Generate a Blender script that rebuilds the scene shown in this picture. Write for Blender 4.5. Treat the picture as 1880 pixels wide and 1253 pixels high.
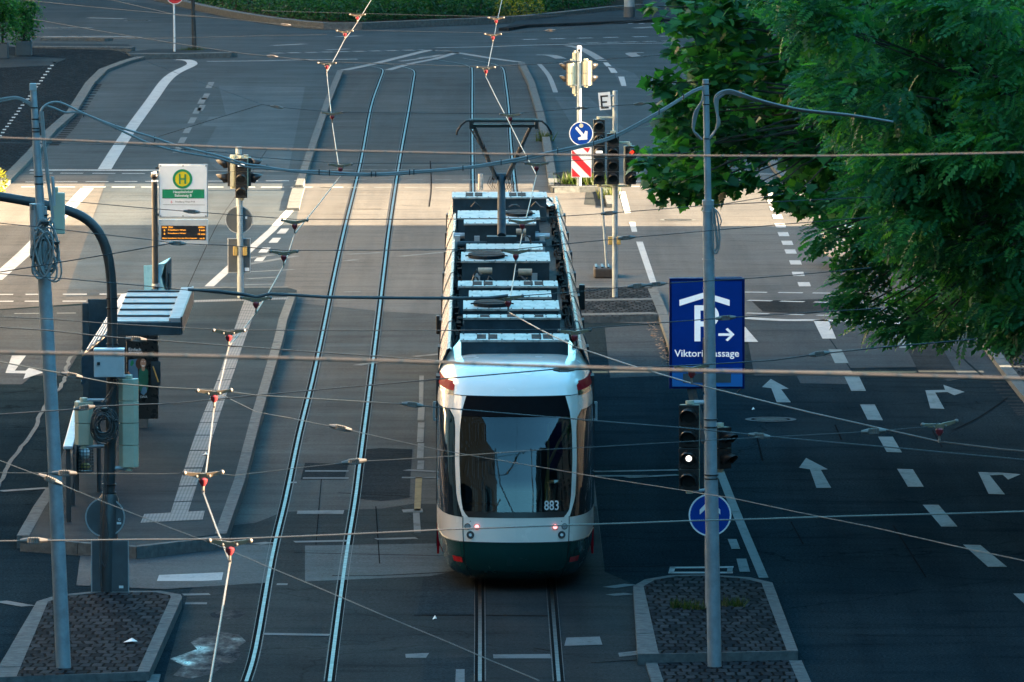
import bpy, bmesh, math, random
import numpy as np
from mathutils import Vector, Matrix
R = math.radians
rnd = random.Random(7)
sc = bpy.context.scene
for o in list(bpy.data.objects): bpy.data.objects.remove(o)
COL = sc.collection

# ------------------------------------------------------------------ camera, sky, sun, exposure
IW, IH = 1880.0, 1253.0
FPX, YH, CAMH = 14000.0, -523.0, 12.05
TH = math.atan((IH/2 - YH)/FPX)
cam = bpy.data.cameras.new('camera'); camo = bpy.data.objects.new('camera', cam); COL.objects.link(camo)
cam.sensor_width = 36.0; cam.lens = FPX/IW*36.0
cam.clip_start = 1.0; cam.clip_end = 6000
camo.location = (0, 0, CAMH); camo.rotation_euler = (R(90)-TH, 0, 0)
cam.dof.use_dof = True; cam.dof.focus_distance = 118; cam.dof.aperture_fstop = (cam.lens/1000)/0.014
sc.camera = camo
SUN_EL = 19.0
w = bpy.data.worlds.new('World'); sc.world = w; w.use_nodes = True
nt = w.node_tree; nt.nodes.clear()
sky = nt.nodes.new('ShaderNodeTexSky'); sky.sky_type = 'NISHITA'; sky.sun_disc = False
sky.sun_elevation = R(SUN_EL); sky.sun_rotation = R(90); sky.ozone_density = 3.2; sky.air_density = 1.0; sky.dust_density = 0.3
bg = nt.nodes.new('ShaderNodeBackground'); bg.inputs[1].default_value = 0.06
wo = nt.nodes.new('ShaderNodeOutputWorld')
tint = nt.nodes.new('ShaderNodeMix'); tint.data_type = 'RGBA'; tint.blend_type = 'MULTIPLY'; tint.inputs[0].default_value = 1; tint.inputs[7].default_value = (.56, 1.0, .88, 1)
nt.links.new(sky.outputs[0], tint.inputs[6]); nt.links.new(tint.outputs[2], bg.inputs[0]); nt.links.new(bg.outputs[0], wo.inputs[0])
sl = bpy.data.lights.new('sun', 'SUN'); sl.energy = 5.0; sl.angle = R(0.5); sl.color = (1.0, 0.71, 0.43)
so = bpy.data.objects.new('sun', sl); COL.objects.link(so); so.rotation_euler = (0, R(90-SUN_EL), 0); so.location = (60, 120, 40)
sc.view_settings.view_transform = 'Standard'; sc.view_settings.look = 'None'
sc.view_settings.exposure = 4.0; sc.view_settings.gamma = 1.0
sc.cycles.max_bounces = 8; sc.cycles.transparent_max_bounces = 12
sc.cycles.sample_clamp_indirect = 6.0

# ------------------------------------------------------------------ projection helpers (photo pixel -> place in the world)
CT, ST = math.cos(TH), math.sin(TH)
def ray(px, py):
    u = (px-IW/2)/FPX; v = (IH/2-py)/FPX
    return Vector((u, CT + v*ST, -ST + v*CT))
def G(px, py, z=0.0):
    d = ray(px, py); t = (z-CAMH)/d.z
    return Vector((d.x*t, d.y*t, z))
def Q(px, py, Y):
    d = ray(px, py); t = Y/d.y
    return Vector((d.x*t, Y, CAMH+d.z*t))
def DY(py, z=0.0): return G(940, py, z).y
def proj(p):
    x, y, z = p[0], p[1], p[2]-CAMH
    dep = y*CT - z*ST; up = z*CT + y*ST
    return (IW/2 + FPX*x/dep, IH/2 - FPX*up/dep)

# ------------------------------------------------------------------ mesh builder
ORG = {}
class MB:
    def __init__(s): s.v = []; s.f = []; s.m = []; s.cur = 0
    def mat(s, i): s.cur = i; return s
    def add(s, vs, fs):
        n = len(s.v); s.v += [tuple(p) for p in vs]
        for f in fs: s.f.append([i+n for i in f]); s.m.append(s.cur)
        return s
    def poly(s, vs): return s.add(vs, [list(range(len(vs)))])
    def box(s, c, d, rz=0, M=None):
        x, y, z = d[0]/2, d[1]/2, d[2]/2
        vs = [Vector((a, b, e)) for e in (-z, z) for b in (-y, y) for a in (-x, x)]
        if M is None: M = Matrix.Rotation(rz, 3, 'Z')
        vs = [M @ v + Vector(c) for v in vs]
        return s.add(vs, [(0,2,3,1),(4,5,7,6),(0,1,5,4),(1,3,7,5),(3,2,6,7),(2,0,4,6)])
    def prism(s, pts, off):
        n = len(pts); off = Vector(off); a = [Vector(p) for p in pts]; b = [p+off for p in a]
        fs = [list(range(n))[::-1], list(range(n, 2*n))] + [(i, (i+1) % n, n+(i+1) % n, n+i) for i in range(n)]
        return s.add(a+b, fs)
    def tube(s, pts, r, n=8, cap=True):
        pts = [Vector(p) for p in pts]; k = len(pts)
        rs = r if isinstance(r, (list, tuple)) else [r]*k
        vs = []; up = None
        for i, p in enumerate(pts):
            t = (pts[min(i+1, k-1)]-pts[max(i-1, 0)]).normalized()
            if up is None:
                up = Vector((0, 0, 1)) if abs(t.z) < .9 else Vector((1, 0, 0))
            a = t.cross(up)
            if a.length < 1e-5: a = t.cross(Vector((0, 1, 0)))
            a.normalize(); b = a.cross(t).normalized(); up = b
            for j in range(n):
                an = 2*math.pi*j/n
                vs.append(p + a*(rs[i]*math.cos(an)) + b*(rs[i]*math.sin(an)))
        fs = [(i*n+j, i*n+(j+1) % n, (i+1)*n+(j+1) % n, (i+1)*n+j) for i in range(k-1) for j in range(n)]
        if cap: fs += [tuple(range(n))[::-1], tuple(range((k-1)*n, k*n))]
        return s.add(vs, fs)
    def disc(s, c, r, nrm=(0,-1,0), th=0.0, n=32, rx=None):
        nrm = Vector(nrm).normalized(); a = nrm.cross(Vector((0,0,1)))
        if a.length < 1e-4: a = Vector((1,0,0))
        a.normalize(); b = a.cross(nrm)
        ps = [Vector(c)+a*((rx or r)*math.cos(2*math.pi*j/n))+b*(r*math.sin(2*math.pi*j/n)) for j in range(n)]
        if th: return s.prism(ps, -nrm*th)
        return s.poly(ps)
    def ring(s, c, r0, r1, nrm=(0,-1,0), n=36):
        nrm = Vector(nrm).normalized(); a = nrm.cross(Vector((0,0,1)))
        if a.length < 1e-4: a = Vector((1,0,0))
        a.normalize(); b = a.cross(nrm); vs = []
        for r in (r0, r1):
            vs += [Vector(c)+a*(r*math.cos(2*math.pi*j/n))+b*(r*math.sin(2*math.pi*j/n)) for j in range(n)]
        return s.add(vs, [(j, (j+1) % n, n+(j+1) % n, n+j) for j in range(n)])
    def ball(s, c, r, n=8, sq=(1,1,1)):
        vs = []; c = Vector(c)
        for i in range(n+1):
            th = math.pi*i/n
            for j in range(2*n):
                ph = math.pi*j/n
                vs.append(c+Vector((r*sq[0]*math.sin(th)*math.cos(ph), r*sq[1]*math.sin(th)*math.sin(ph), r*sq[2]*math.cos(th))))
        m = 2*n
        return s.add(vs, [(i*m+j, (i+1)*m+j, (i+1)*m+(j+1) % m, i*m+(j+1) % m) for i in range(n) for j in range(m)])
    def pieces(s):
        par = list(range(len(s.v)))
        def find(i):
            while par[i] != i: par[i] = par[par[i]]; i = par[i]
            return i
        for f in s.f:
            a = find(f[0])
            for i in f[1:]: par[find(i)] = a
        gr = {}
        for f, m in zip(s.f, s.m): gr.setdefault(find(f[0]), []).append((f, m))
        out = []
        for fs in gr.values():
            mp = {}; mb = MB()
            for f, m in fs:
                q = []
                for i in f:
                    if i not in mp: mp[i] = len(mb.v); mb.v.append(s.v[i])
                    q.append(mp[i])
                mb.f.append(q); mb.m.append(m)
            out.append(mb)
        return out
    def loose(s, name, mats, parent=None, local=False, bevel=0, smooth=False):
        """every separate piece becomes a part of its own"""
        return [p.build(name, mats, parent, local, bevel, smooth) for p in s.pieces()]
    def build(s, name, mats, parent=None, local=False, bevel=0, smooth=False):
        me = bpy.data.meshes.new(name)
        off = Vector((0,0,0))
        if parent is not None and not local: off = ORG.get(parent.name, Vector((0,0,0)))
        vs = [(p[0]-off.x, p[1]-off.y, p[2]-off.z) for p in s.v]
        me.from_pydata(vs, [], s.f)
        ml = mats if isinstance(mats, (list, tuple)) else [mats]
        for m in ml: me.materials.append(m)
        if len(ml) > 1: me.polygons.foreach_set('material_index', s.m)
        if smooth: me.polygons.foreach_set('use_smooth', [True]*len(me.polygons))
        me.validate(); me.update()
        o = bpy.data.objects.new(name, me); COL.objects.link(o)
        if parent is not None:
            o.parent = parent; ORG[o.name] = off
        if smooth:
            try:
                bm = bmesh.new(); bm.from_mesh(me)
                for e in bm.edges:
                    if len(e.link_faces) == 2 and e.calc_face_angle(0) > R(38): e.smooth = False
                bm.to_mesh(me); bm.free()
            except Exception: pass
        if bevel:
            b = o.modifiers.new('bevel', 'BEVEL'); b.width = bevel; b.segments = 2; b.limit_method = 'ANGLE'; b.angle_limit = R(40)
        return o

def tag(o, label, cat, group=None):
    o['label'] = label; o['category'] = cat
    if group: o['group'] = group
    return o
def thing(name, label, cat, loc, group=None, rz=0):
    o = bpy.data.objects.new(name, None); COL.objects.link(o); o.location = loc; o.rotation_euler = (0,0,rz)
    o.empty_display_size = 0.2; ORG[o.name] = Vector(loc)
    return tag(o, label, cat, group)
def structure(o, kind='structure'): o['kind'] = kind; return o

# ------------------------------------------------------------------ materials
def nodes(name):
    m = bpy.data.materials.new(name); m.use_nodes = True
    return m, m.node_tree, m.node_tree.nodes['Principled BSDF']
def ramp(nt, src, stops):
    r = nt.nodes.new('ShaderNodeValToRGB')
    el = r.color_ramp.elements
    el[0].position, el[0].color = stops[0][0], (*stops[0][1], 1)
    el[1].position, el[1].color = stops[-1][0], (*stops[-1][1], 1)
    for p, c in stops[1:-1]:
        e = el.new(p); e.color = (*c, 1)
    nt.links.new(src, r.inputs[0]); return r.outputs[0]
def noise(nt, scale, detail=4, rough=.6, stretch=(1,1,1), coord='pos'):
    if coord == 'pos': g = nt.nodes.new('ShaderNodeNewGeometry').outputs['Position']
    else: g = nt.nodes.new('ShaderNodeTexCoord').outputs['Object']
    mp = nt.nodes.new('ShaderNodeMapping'); mp.inputs['Scale'].default_value = stretch
    nt.links.new(g, mp.inputs[0])
    n = nt.nodes.new('ShaderNodeTexNoise'); n.inputs['Scale'].default_value = scale; n.inputs['Detail'].default_value = detail; n.inputs['Roughness'].default_value = rough
    nt.links.new(mp.outputs[0], n.inputs['Vector']); return n.outputs[0]
def mix(nt, mode, fac, a, b):
    m = nt.nodes.new('ShaderNodeMix'); m.data_type = 'RGBA'; m.blend_type = mode; m.clamp_factor = True
    for s, v in ((0, fac), (6, a), (7, b)):
        if hasattr(v, 'is_linked') or hasattr(v, 'links'): nt.links.new(v, m.inputs[s])
        elif isinstance(v, (int, float)): m.inputs[s].default_value = v
        else: m.inputs[s].default_value = (*v, 1)
    return m.outputs[2]
def bump(nt, b, h, strength=.3, dist=.01):
    bn = nt.nodes.new('ShaderNodeBump'); bn.inputs['Strength'].default_value = strength; bn.inputs['Distance'].default_value = dist
    nt.links.new(h, bn.inputs['Height']); nt.links.new(bn.outputs[0], b.inputs['Normal'])
def paint(name, col, rough=.4, metal=0, var=.12, scale=6, emit=None, estr=1, spec=.5, coat=0):
    m, nt, b = nodes(name)
    n = noise(nt, scale, 5, .65)
    lo = tuple(c*(1-var) for c in col); hi = tuple(min(1, c*(1+var)) for c in col)
    nt.links.new(ramp(nt, n, [(.3, lo), (.7, hi)]), b.inputs['Base Color'])
    r2 = ramp(nt, noise(nt, scale*2.3, 3, .5), [(.3, (max(.02, rough*.8),)*3), (.75, (min(1, rough*1.2),)*3)])
    nt.links.new(r2, b.inputs['Roughness'])
    b.inputs['Metallic'].default_value = metal; b.inputs['Specular IOR Level'].default_value = spec
    if coat: b.inputs['Coat Weight'].default_value = coat; b.inputs['Coat Roughness'].default_value = .06
    if emit: b.inputs['Emission Color'].default_value = (*emit, 1); b.inputs['Emission Strength'].default_value = estr
    return m
def asphalt(name, c0, c1, rough=(.5,.8), grain=.35, crack=.0, spec=0.0, big=.12):
    m, nt, b = nodes(name)
    base = ramp(nt, noise(nt, big, 7, .68, (1.0, .55, 1)), [(.28, c0), (.72, c1)])
    sp = ramp(nt, noise(nt, 26, 5, .85), [(.36, (1-grain*1.5,)*3), (.66, (1+grain*1.1,)*3)])
    col = mix(nt, 'MULTIPLY', 1, base, sp)
    st = ramp(nt, noise(nt, 1.1, 6, .75, (.28, 1.4, 1)), [(.33, (.55,.55,.57)), (.47, (.92,.92,.92)), (.6, (1,1,1)), (.75, (1.25,1.23,1.2))])
    col = mix(nt, 'MULTIPLY', .85, col, st)
    ln = ramp(nt, noise(nt, 1.0, 5, .6, (.9, .03, 1)), [(.36, (.72,.72,.73)), (.52, (1,1,1)), (.7, (1.1,1.1,1.09))])
    col = mix(nt, 'MULTIPLY', .7, col, ln)
    if crack:
        g = nt.nodes.new('ShaderNodeNewGeometry').outputs['Position']
        vm = nt.nodes.new('ShaderNodeVectorMath'); vm.operation = 'MULTIPLY_ADD'
        nz = nt.nodes.new('ShaderNodeTexNoise'); nz.inputs['Scale'].default_value = 1.6; nt.links.new(g, nz.inputs['Vector'])
        vm.inputs[1].default_value = (.55,.55,.55); nt.links.new(nz.outputs[1], vm.inputs[0]); nt.links.new(g, vm.inputs[2])
        vo = nt.nodes.new('ShaderNodeTexVoronoi'); vo.feature = 'DISTANCE_TO_EDGE'; vo.inputs['Scale'].default_value = .16
        nt.links.new(vm.outputs[0], vo.inputs['Vector'])
        ck = ramp(nt, vo.outputs[0], [(.0, (.45,.45,.45)), (.0045, (1,1,1))])
        col = mix(nt, 'MULTIPLY', crack, col, ck)
    nt.links.new(col, b.inputs['Base Color'])
    rr = ramp(nt, noise(nt, .5, 6, .7, (.5, 1, 1)), [(.3, (rough[0],)*3), (.7, (rough[1],)*3)])
    nt.links.new(rr, b.inputs['Roughness'])
    b.inputs['Specular IOR Level'].default_value = spec
    bump(nt, b, noise(nt, 70, 3, .7), .35, .006)
    return m
def cobble(name, c0, c1, bw=.15, rh=.34, mort=.02):
    m, nt, b = nodes(name)
    g = nt.nodes.new('ShaderNodeNewGeometry').outputs['Position']
    nz = nt.nodes.new('ShaderNodeTexNoise'); nz.inputs['Scale'].default_value = 1.3; nt.links.new(g, nz.inputs['Vector'])
    vm = nt.nodes.new('ShaderNodeVectorMath'); vm.operation = 'MULTIPLY_ADD'; vm.inputs[1].default_value = (.22,.22,0)
    nt.links.new(nz.outputs[1], vm.inputs[0]); nt.links.new(g, vm.inputs[2])
    br = nt.nodes.new('ShaderNodeTexBrick'); br.inputs['Scale'].default_value = 1
    br.inputs['Brick Width'].default_value = bw; br.inputs['Row Height'].default_value = rh; br.inputs['Mortar Size'].default_value = mort
    br.inputs['Mortar Smooth'].default_value = .4
    br.inputs['Color1'].default_value = (*c0, 1); br.inputs['Color2'].default_value = (*c1, 1); br.inputs['Mortar'].default_value = (.008,.009,.01,1)
    nt.links.new(vm.outputs[0], br.inputs['Vector'])
    sp = ramp(nt, noise(nt, 5, 5, .7), [(.25, (.45,.45,.47)), (.75, (1.35,1.32,1.3))])
    nt.links.new(mix(nt, 'MULTIPLY', 1, br.outputs[0], sp), b.inputs['Base Color'])
    b.inputs['Roughness'].default_value = .8; b.inputs['Specular IOR Level'].default_value = .004
    inv = nt.nodes.new('ShaderNodeMath'); inv.operation = 'SUBTRACT'; inv.inputs[0].default_value = 1; nt.links.new(br.outputs[1], inv.inputs[1])
    bump(nt, b, inv.outputs[0], .8, .02)
    return m
def marking(name, col, worn=.5):
    m, nt, b = nodes(name)
    g = ramp(nt, noise(nt, 2.2, 8, .8, (1, .6, 1)), [(.30+.25*(1-worn)*-1, tuple(c*.42 for c in col)), (.5, col), (.8, tuple(min(.85, c*1.1) for c in col))])
    fine = ramp(nt, noise(nt, 40, 3, .7), [(.25, (.75,.75,.75)), (.6, (1,1,1))])
    nt.links.new(mix(nt, 'MULTIPLY', 1, g, fine), b.inputs['Base Color'])
    b.inputs['Roughness'].default_value = .65; b.inputs['Specular IOR Level'].default_value = .01
    return m
def leafmat(name, c0, c1, c2):
    m, nt, b = nodes(name)
    at = nt.nodes.new('ShaderNodeAttribute'); at.attribute_name = 'tint'
    col = ramp(nt, at.outputs['Fac'], [(0, c0), (.5, c1), (1, c2)])
    nt.links.new(col, b.inputs['Base Color']); b.inputs['Roughness'].default_value = .5; b.inputs['Specular IOR Level'].default_value = .3
    tr = nt.nodes.new('ShaderNodeBsdfTranslucent'); nt.links.new(mix(nt, 'MULTIPLY', 1, col, (1.4,1.7,.7)), tr.inputs[0])
    mx = nt.nodes.new('ShaderNodeMixShader'); mx.inputs[0].default_value = .38
    nt.links.new(b.outputs[0], mx.inputs[1]); nt.links.new(tr.outputs[0], mx.inputs[2])
    nt.links.new(mx.outputs[0], nt.nodes['Material Output'].inputs[0])
    return m
def glass(name, tint, extra=0.0, rough=0.02):
    m, nt, b = nodes(name)
    t = nt.nodes.new('ShaderNodeBsdfTransparent'); t.inputs[0].default_value = (*tint, 1)
    g = nt.nodes.new('ShaderNodeBsdfGlossy'); g.inputs[1].default_value = rough; g.inputs[0].default_value = (.9,.95,1,1)
    f = nt.nodes.new('ShaderNodeFresnel'); f.inputs[0].default_value = 1.6
    a = nt.nodes.new('ShaderNodeMath'); a.operation = 'ADD'; a.use_clamp = True; a.inputs[1].default_value = extra
    nt.links.new(f.outputs[0], a.inputs[0])
    mx = nt.nodes.new('ShaderNodeMixShader'); nt.links.new(a.outputs[0], mx.inputs[0]); nt.links.new(t.outputs[0], mx.inputs[1]); nt.links.new(g.outputs[0], mx.inputs[2])
    nt.links.new(mx.outputs[0], nt.nodes['Material Output'].inputs[0])
    return m

M = {}
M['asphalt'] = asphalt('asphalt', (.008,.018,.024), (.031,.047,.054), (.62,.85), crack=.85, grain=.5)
M['asphalt_mid'] = asphalt('asphalt_mid', (.032,.042,.05), (.062,.07,.076), (.6,.85), crack=.6, spec=.006)
M['asphalt_far'] = asphalt('asphalt_far', (.022,.03,.036), (.042,.05,.055), (.6,.8), crack=.5, spec=.05)
M['asphalt_old'] = asphalt('asphalt_old', (.078,.082,.084), (.118,.118,.114), (.6,.8), crack=.5, grain=.25, spec=.01)
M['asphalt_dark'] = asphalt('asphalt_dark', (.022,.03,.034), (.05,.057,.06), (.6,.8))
M['asphalt_light'] = asphalt('asphalt_light', (.038,.05,.06), (.068,.078,.085), (.5,.72), spec=.02)
M['asphalt_track'] = asphalt('asphalt_track', (.036,.043,.047), (.072,.076,.076), (.6,.85), crack=.5, spec=.02)
M['asphalt_shaded'] = asphalt('asphalt_shaded', (.014,.022,.026), (.042,.05,.053), (.6,.85), crack=.7, spec=.004)
M['asphalt_platform'] = asphalt('asphalt_platform', (.016,.028,.036), (.034,.046,.054), (.6,.8), grain=.25, spec=.01)
M['tar'] = paint('tar_seal', (.012,.012,.013), .7, var=.3, scale=3, spec=.0)
m, nt, b = nodes('polished_asphalt')
nt.links.new(ramp(nt, noise(nt, 26, 5, .85), [(.35, (.014,.018,.022)), (.68, (.05,.055,.06))]), b.inputs['Base Color'])
nt.links.new(ramp(nt, noise(nt, .9, 6, .72, (1, .35, 1)), [(.5, (.85,.85,.85)), (.6, (.45,.45,.45)), (.7, (.1,.1,.1))]), b.inputs['Roughness'])
bump(nt, b, noise(nt, 45, 3, .7), .25, .004); nt.links.new(ramp(nt, noise(nt, .9, 6, .72, (1, .35, 1)), [(.46, (0,0,0)), (.6, (.18,.18,.18)), (.7, (.55,.55,.55))]), b.inputs['Specular IOR Level']); M['polished'] = m
M['cobble'] = cobble('cobble_setts', (.014,.02,.025), (.046,.054,.06))
M['cobble_far'] = cobble('cobble_setts_far', (.008,.016,.022), (.018,.028,.035), .2, .5)
M['kerb'] = paint('granite_kerb', (.1,.112,.115), .85, spec=.02, var=.3, scale=9)
M['tactile'] = paint('tactile_slab', (.26,.26,.255), .7, var=.2, scale=4)
M['white_line'] = marking('white_road_paint', (.36,.38,.385))
M['worn_line'] = marking('worn_road_paint', (.15,.165,.17), 1)
M['yellow_line'] = marking('yellow_road_paint', (.24,.19,.1), 1)
M['rail'] = paint('polished_rail_steel', (.085,.078,.072), .42, metal=1, var=.12, scale=3)
M['groove'] = paint('rail_groove_grime', (.012,.013,.014), .9, spec=0)
M['iron'] = paint('cast_iron', (.035,.037,.038), .7, metal=.1, spec=.03, var=.3)
M['galv'] = paint('galvanised_steel', (.25,.31,.345), .5, metal=.25, var=.22, scale=5)
M['galv_soft'] = paint('galvanised_sheet', (.36,.39,.41), .45, metal=.4, var=.15, scale=4)
M['dark_steel'] = paint('dark_painted_steel', (.03,.036,.04), .42, var=.25)
M['black'] = paint('black_plastic', (.012,.012,.013), .38, var=.2)
M['rubber'] = paint('black_rubber', (.015,.015,.016), .7)
M['white'] = paint('tram_white_lacquer', (.8,.76,.7), .25, var=.05, scale=1.2, coat=.6)
M['green'] = paint('tram_green_lacquer', (.004,.045,.042), .25, var=.1, scale=1.5, coat=.5)
M['red'] = paint('red_lacquer', (.3,.004,.014), .6, var=.08, spec=.03)
M['tram_dark'] = paint('roof_grey_dark', (.012,.018,.022), .8, var=.4, spec=.08)
M['box_grey'] = paint('roof_box_metal', (.6,.56,.52), .38, metal=.35, var=.18, scale=3)
m, nt, b = nodes('roof_box_metal')
c_ = ramp(nt, noise(nt, 2.2, 8, .8, (1,1,1)), [(.3, (.13,.13,.125)), (.46, (.34,.33,.31)), (.7, (.5,.48,.45))])
c_ = mix(nt, 'MULTIPLY', .8, c_, ramp(nt, noise(nt, 9, 5, .8, (1,.25,1)), [(.36, (.35,.36,.37)), (.5, (1,1,1))]))
nt.links.new(c_, b.inputs['Base Color']); b.inputs['Roughness'].default_value = .45; b.inputs['Metallic'].default_value = .3; M['box_grey'] = m
M['box_blue'] = paint('roof_box_front', (.022,.045,.06), .6, var=.35, scale=3, spec=.15)
M['black_glass'] = paint('dark_glazing', (.008,.01,.012), .05, var=.1, coat=.3)
M['windscreen'] = glass('windscreen_glass', (.4,.46,.48), .01)
M['clear_glass'] = glass('clear_glass', (.75,.82,.85), .03)
M['interior'] = paint('cab_interior', (.03,.035,.04), .7)
M['yellow'] = paint('yellow_enamel', (.36,.26,.08), .4)
M['cream'] = paint('cream_plastic', (.42,.43,.33), .5, var=.1, scale=5)
M['grey_box'] = paint('grey_cabinet', (.42,.46,.48), .45, var=.08)
M['sign_white'] = paint('sign_white', (.68,.72,.74), .4, var=.05)
M['sign_blue'] = paint('sign_blue', (.002,.042,.27), .5, spec=.12, var=.1, scale=2)
M['sign_lightblue'] = paint('sign_light_blue', (.02,.17,.5), .35, var=.1, scale=2)
M['sign_navy'] = paint('sign_navy_frame', (.003,.012,.09), .5, spec=.1)
M['backlit'] = paint('backlit_white', (.68,.72,.74), .5, emit=(.9,.97,1), estr=.03)
M['sign_green'] = paint('sign_green', (.005,.2,.09), .4)
M['sign_yellow'] = paint('sign_yellow', (.62,.5,.01), .4)
M['sign_red'] = paint('sign_red', (.5,.01,.02), .4)
M['sign_back'] = paint('sign_back_grey', (.06,.075,.085), .5, var=.15)
M['ink'] = paint('black_ink', (.008,.008,.01), .5)
M['cable_grey'] = paint('grey_cable', (.21,.22,.22), .5, var=.1)
M['cable_dark'] = paint('dark_cable', (.045,.055,.06), .5, var=.15)
M['wire_dark'] = paint('dark_span_wire', (.035,.04,.045), .45, metal=.3)
M['copper'] = paint('contact_wire', (.15,.135,.12), .4, metal=.5)
M['sheath'] = paint('ribbed_cable_sheath', (.075,.064,.058), .55)
M['bracket'] = paint('hanger_bracket', (.2,.145,.09), .45, metal=.3, var=.25, scale=20)
M['insulator'] = paint('red_insulator', (.2,.025,.032), .3)
M['bolt'] = paint('zinc_bolt', (.17,.155,.14), .45, metal=.4)
M['led'] = paint('led_amber', (.2,.08,.01), .4, emit=(1,.36,.03), estr=0.13)
M['lamp_white'] = paint('lamp_white_lit', (.9,.9,.85), .3, emit=(1,.95,.85), estr=0.163)
M['lamp_red'] = paint('lamp_red_lit', (.9,.1,.05), .3, emit=(1,.05,.02), estr=0.091)
M['lamp_tail'] = paint('lamp_tail_lit', (.9,.3,.3), .3, emit=(1,.4,.4), estr=0.130)
M['lens'] = paint('dark_signal_lens', (.02,.022,.022), .15)
M['reflector'] = paint('red_reflector', (.5,.012,.015), .25)
M['chrome'] = paint('lamp_chrome', (.5,.52,.54), .15, metal=.9)
M['bark'] = paint('tree_bark', (.045,.04,.033), .9, var=.4, scale=14)
M['leaf_ash'] = leafmat('robinia_leaf', (.012,.075,.034), (.032,.17,.058), (.11,.32,.06))
M['leaf_maple'] = leafmat('maple_leaf', (.01,.062,.022), (.022,.13,.036), (.075,.27,.045))
M['leaf_hedge'] = leafmat('hedge_leaf', (.008,.045,.018), (.018,.085,.028), (.04,.14,.04))
M['leaf_lit'] = leafmat('golden_leaf', (.05,.06,.01), (.14,.14,.015), (.3,.27,.03))
M['grass'] = leafmat('verge_grass', (.012,.03,.008), (.03,.055,.012), (.09,.085,.03))
M['facade'] = paint('unseen_facade_plaster', (.62,.54,.43), .8, var=.12, scale=.4)
M['facade2'] = paint('unseen_facade_stone', (.3,.27,.23), .8, var=.15, scale=.4)
M['brick'] = paint('unseen_facade_near_black', (.008,.011,.013), .9, spec=0, var=.2, scale=.8)
M['roof_tile'] = paint('roof_tiles', (.16,.07,.05), .8)
M['soil'] = paint('dark_soil', (.03,.026,.02), .9, spec=.02, var=.4, scale=3)
M['terracotta'] = paint('planter_grey', (.06,.075,.085), .6)
M['paper'] = paint('paper_litter', (.7,.71,.7), .7)
M['skin'] = paint('poster_skin', (.36,.22,.15), .5)
M['poster_hair'] = paint('poster_hair', (.06,.03,.02), .5)
M['poster_sky'] = paint('poster_blue', (.06,.16,.26), .5, var=.25, scale=5)
M['poster_green'] = paint('poster_green', (.008,.11,.075), .5, var=.2, scale=5)
M['poster_dark'] = paint('poster_dark', (.012,.016,.018), .3)
M['car_paint'] = paint('pale_car_paint', (.7,.66,.56), .25, var=.04, coat=.6)
M['shelter_roof'] = paint('shelter_sheet_metal', (.23,.25,.265), .5, metal=.2, var=.15, scale=2.5)

# ------------------------------------------------------------------ ground helpers
def offs(ps, d):
    out = []
    for i, p in enumerate(ps):
        a = ps[max(i-1, 0)]; c = ps[min(i+1, len(ps)-1)]
        t = Vector((c.x-a.x, c.y-a.y, 0)).normalized(); n = Vector((t.y, -t.x, 0))
        k = 1.0
        if 0 < i < len(ps)-1:
            t1 = Vector((p.x-a.x, p.y-a.y, 0)).normalized(); k = 1/max(.5, t1.dot(t))
        out.append(p + n*d*k)
    return out
def strip_w(mb, ps, width, z, c=0.0):
    L = offs(ps, c-width/2); Rr = offs(ps, c+width/2); n = len(ps)
    vs = [(p.x, p.y, z) for p in L] + [(p.x, p.y, z) for p in Rr]
    mb.add(vs, [(i, n+i, n+i+1, i+1) for i in range(n-1)])
def strip(mb, pts, width, z):
    strip_w(mb, [G(x, y, z) for x, y in pts], width, z)
def qp(mb, pts, z):
    mb.poly([G(x, y, z) for x, y in pts][::-1])
def dens(ps, k=6):
    out = []
    n = len(ps)
    for i in range(n-1):
        p0 = ps[max(i-1,0)]; p1 = ps[i]; p2 = ps[i+1]; p3 = ps[min(i+2,n-1)]
        for j in range(k):
            t = j/k
            out.append(tuple(.5*((2*b)+(-a+c)*t+(2*a-5*b+4*c-d)*t*t+(-a+3*b-3*c+d)*t**3) for a,b,c,d in zip(p0,p1,p2,p3)))
    out.append(tuple(ps[-1])); return out
def slab(name, pts, h, mat, side=None):
    mb = MB(); top = [G(x, y, h) for x, y in pts]; n = len(top)
    mb.mat(0).poly(top)
    mb.mat(1)
    lo = [Vector((p.x, p.y, -.05)) for p in top]
    mb.add(top+lo, [(i, (i+1) % n, n+(i+1) % n, n+i) for i in range(n)])
    return structure(mb.build(name, [mat, side or M['kerb']]))
def kerb(mb, pts, width, h, z0=-.05, smooth=0):
    """kerb stones: a run of separate stones with fine joints"""
    ps = [G(x, y, h) for x, y in (dens(pts, smooth) if smooth else pts)]
    L = offs(ps, -width/2); Rr = offs(ps, width/2)
    for i in range(len(ps)-1):
        seg = (ps[i+1]-ps[i]).length; k = max(1, int(seg/1.0))
        for j in range(k):
            t0 = j/k + (.012/seg*.5 if seg > .1 else 0); t1 = (j+1)/k - (.012/seg*.5 if seg > .1 else 0)
            dz = rnd.uniform(-.004, .004)
            a = L[i].lerp(L[i+1], t0); b = L[i].lerp(L[i+1], t1); c = Rr[i].lerp(Rr[i+1], t1); d = Rr[i].lerp(Rr[i+1], t0)
            q = [Vector((p.x, p.y, z0)) for p in (a, b, c, d)]
            mb.prism(q, (0, 0, h+dz-z0))

# ------------------------------------------------------------------ ground sheet
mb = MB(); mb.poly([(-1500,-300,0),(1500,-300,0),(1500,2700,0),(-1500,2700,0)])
structure(mb.build('ground', M['asphalt']))

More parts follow.
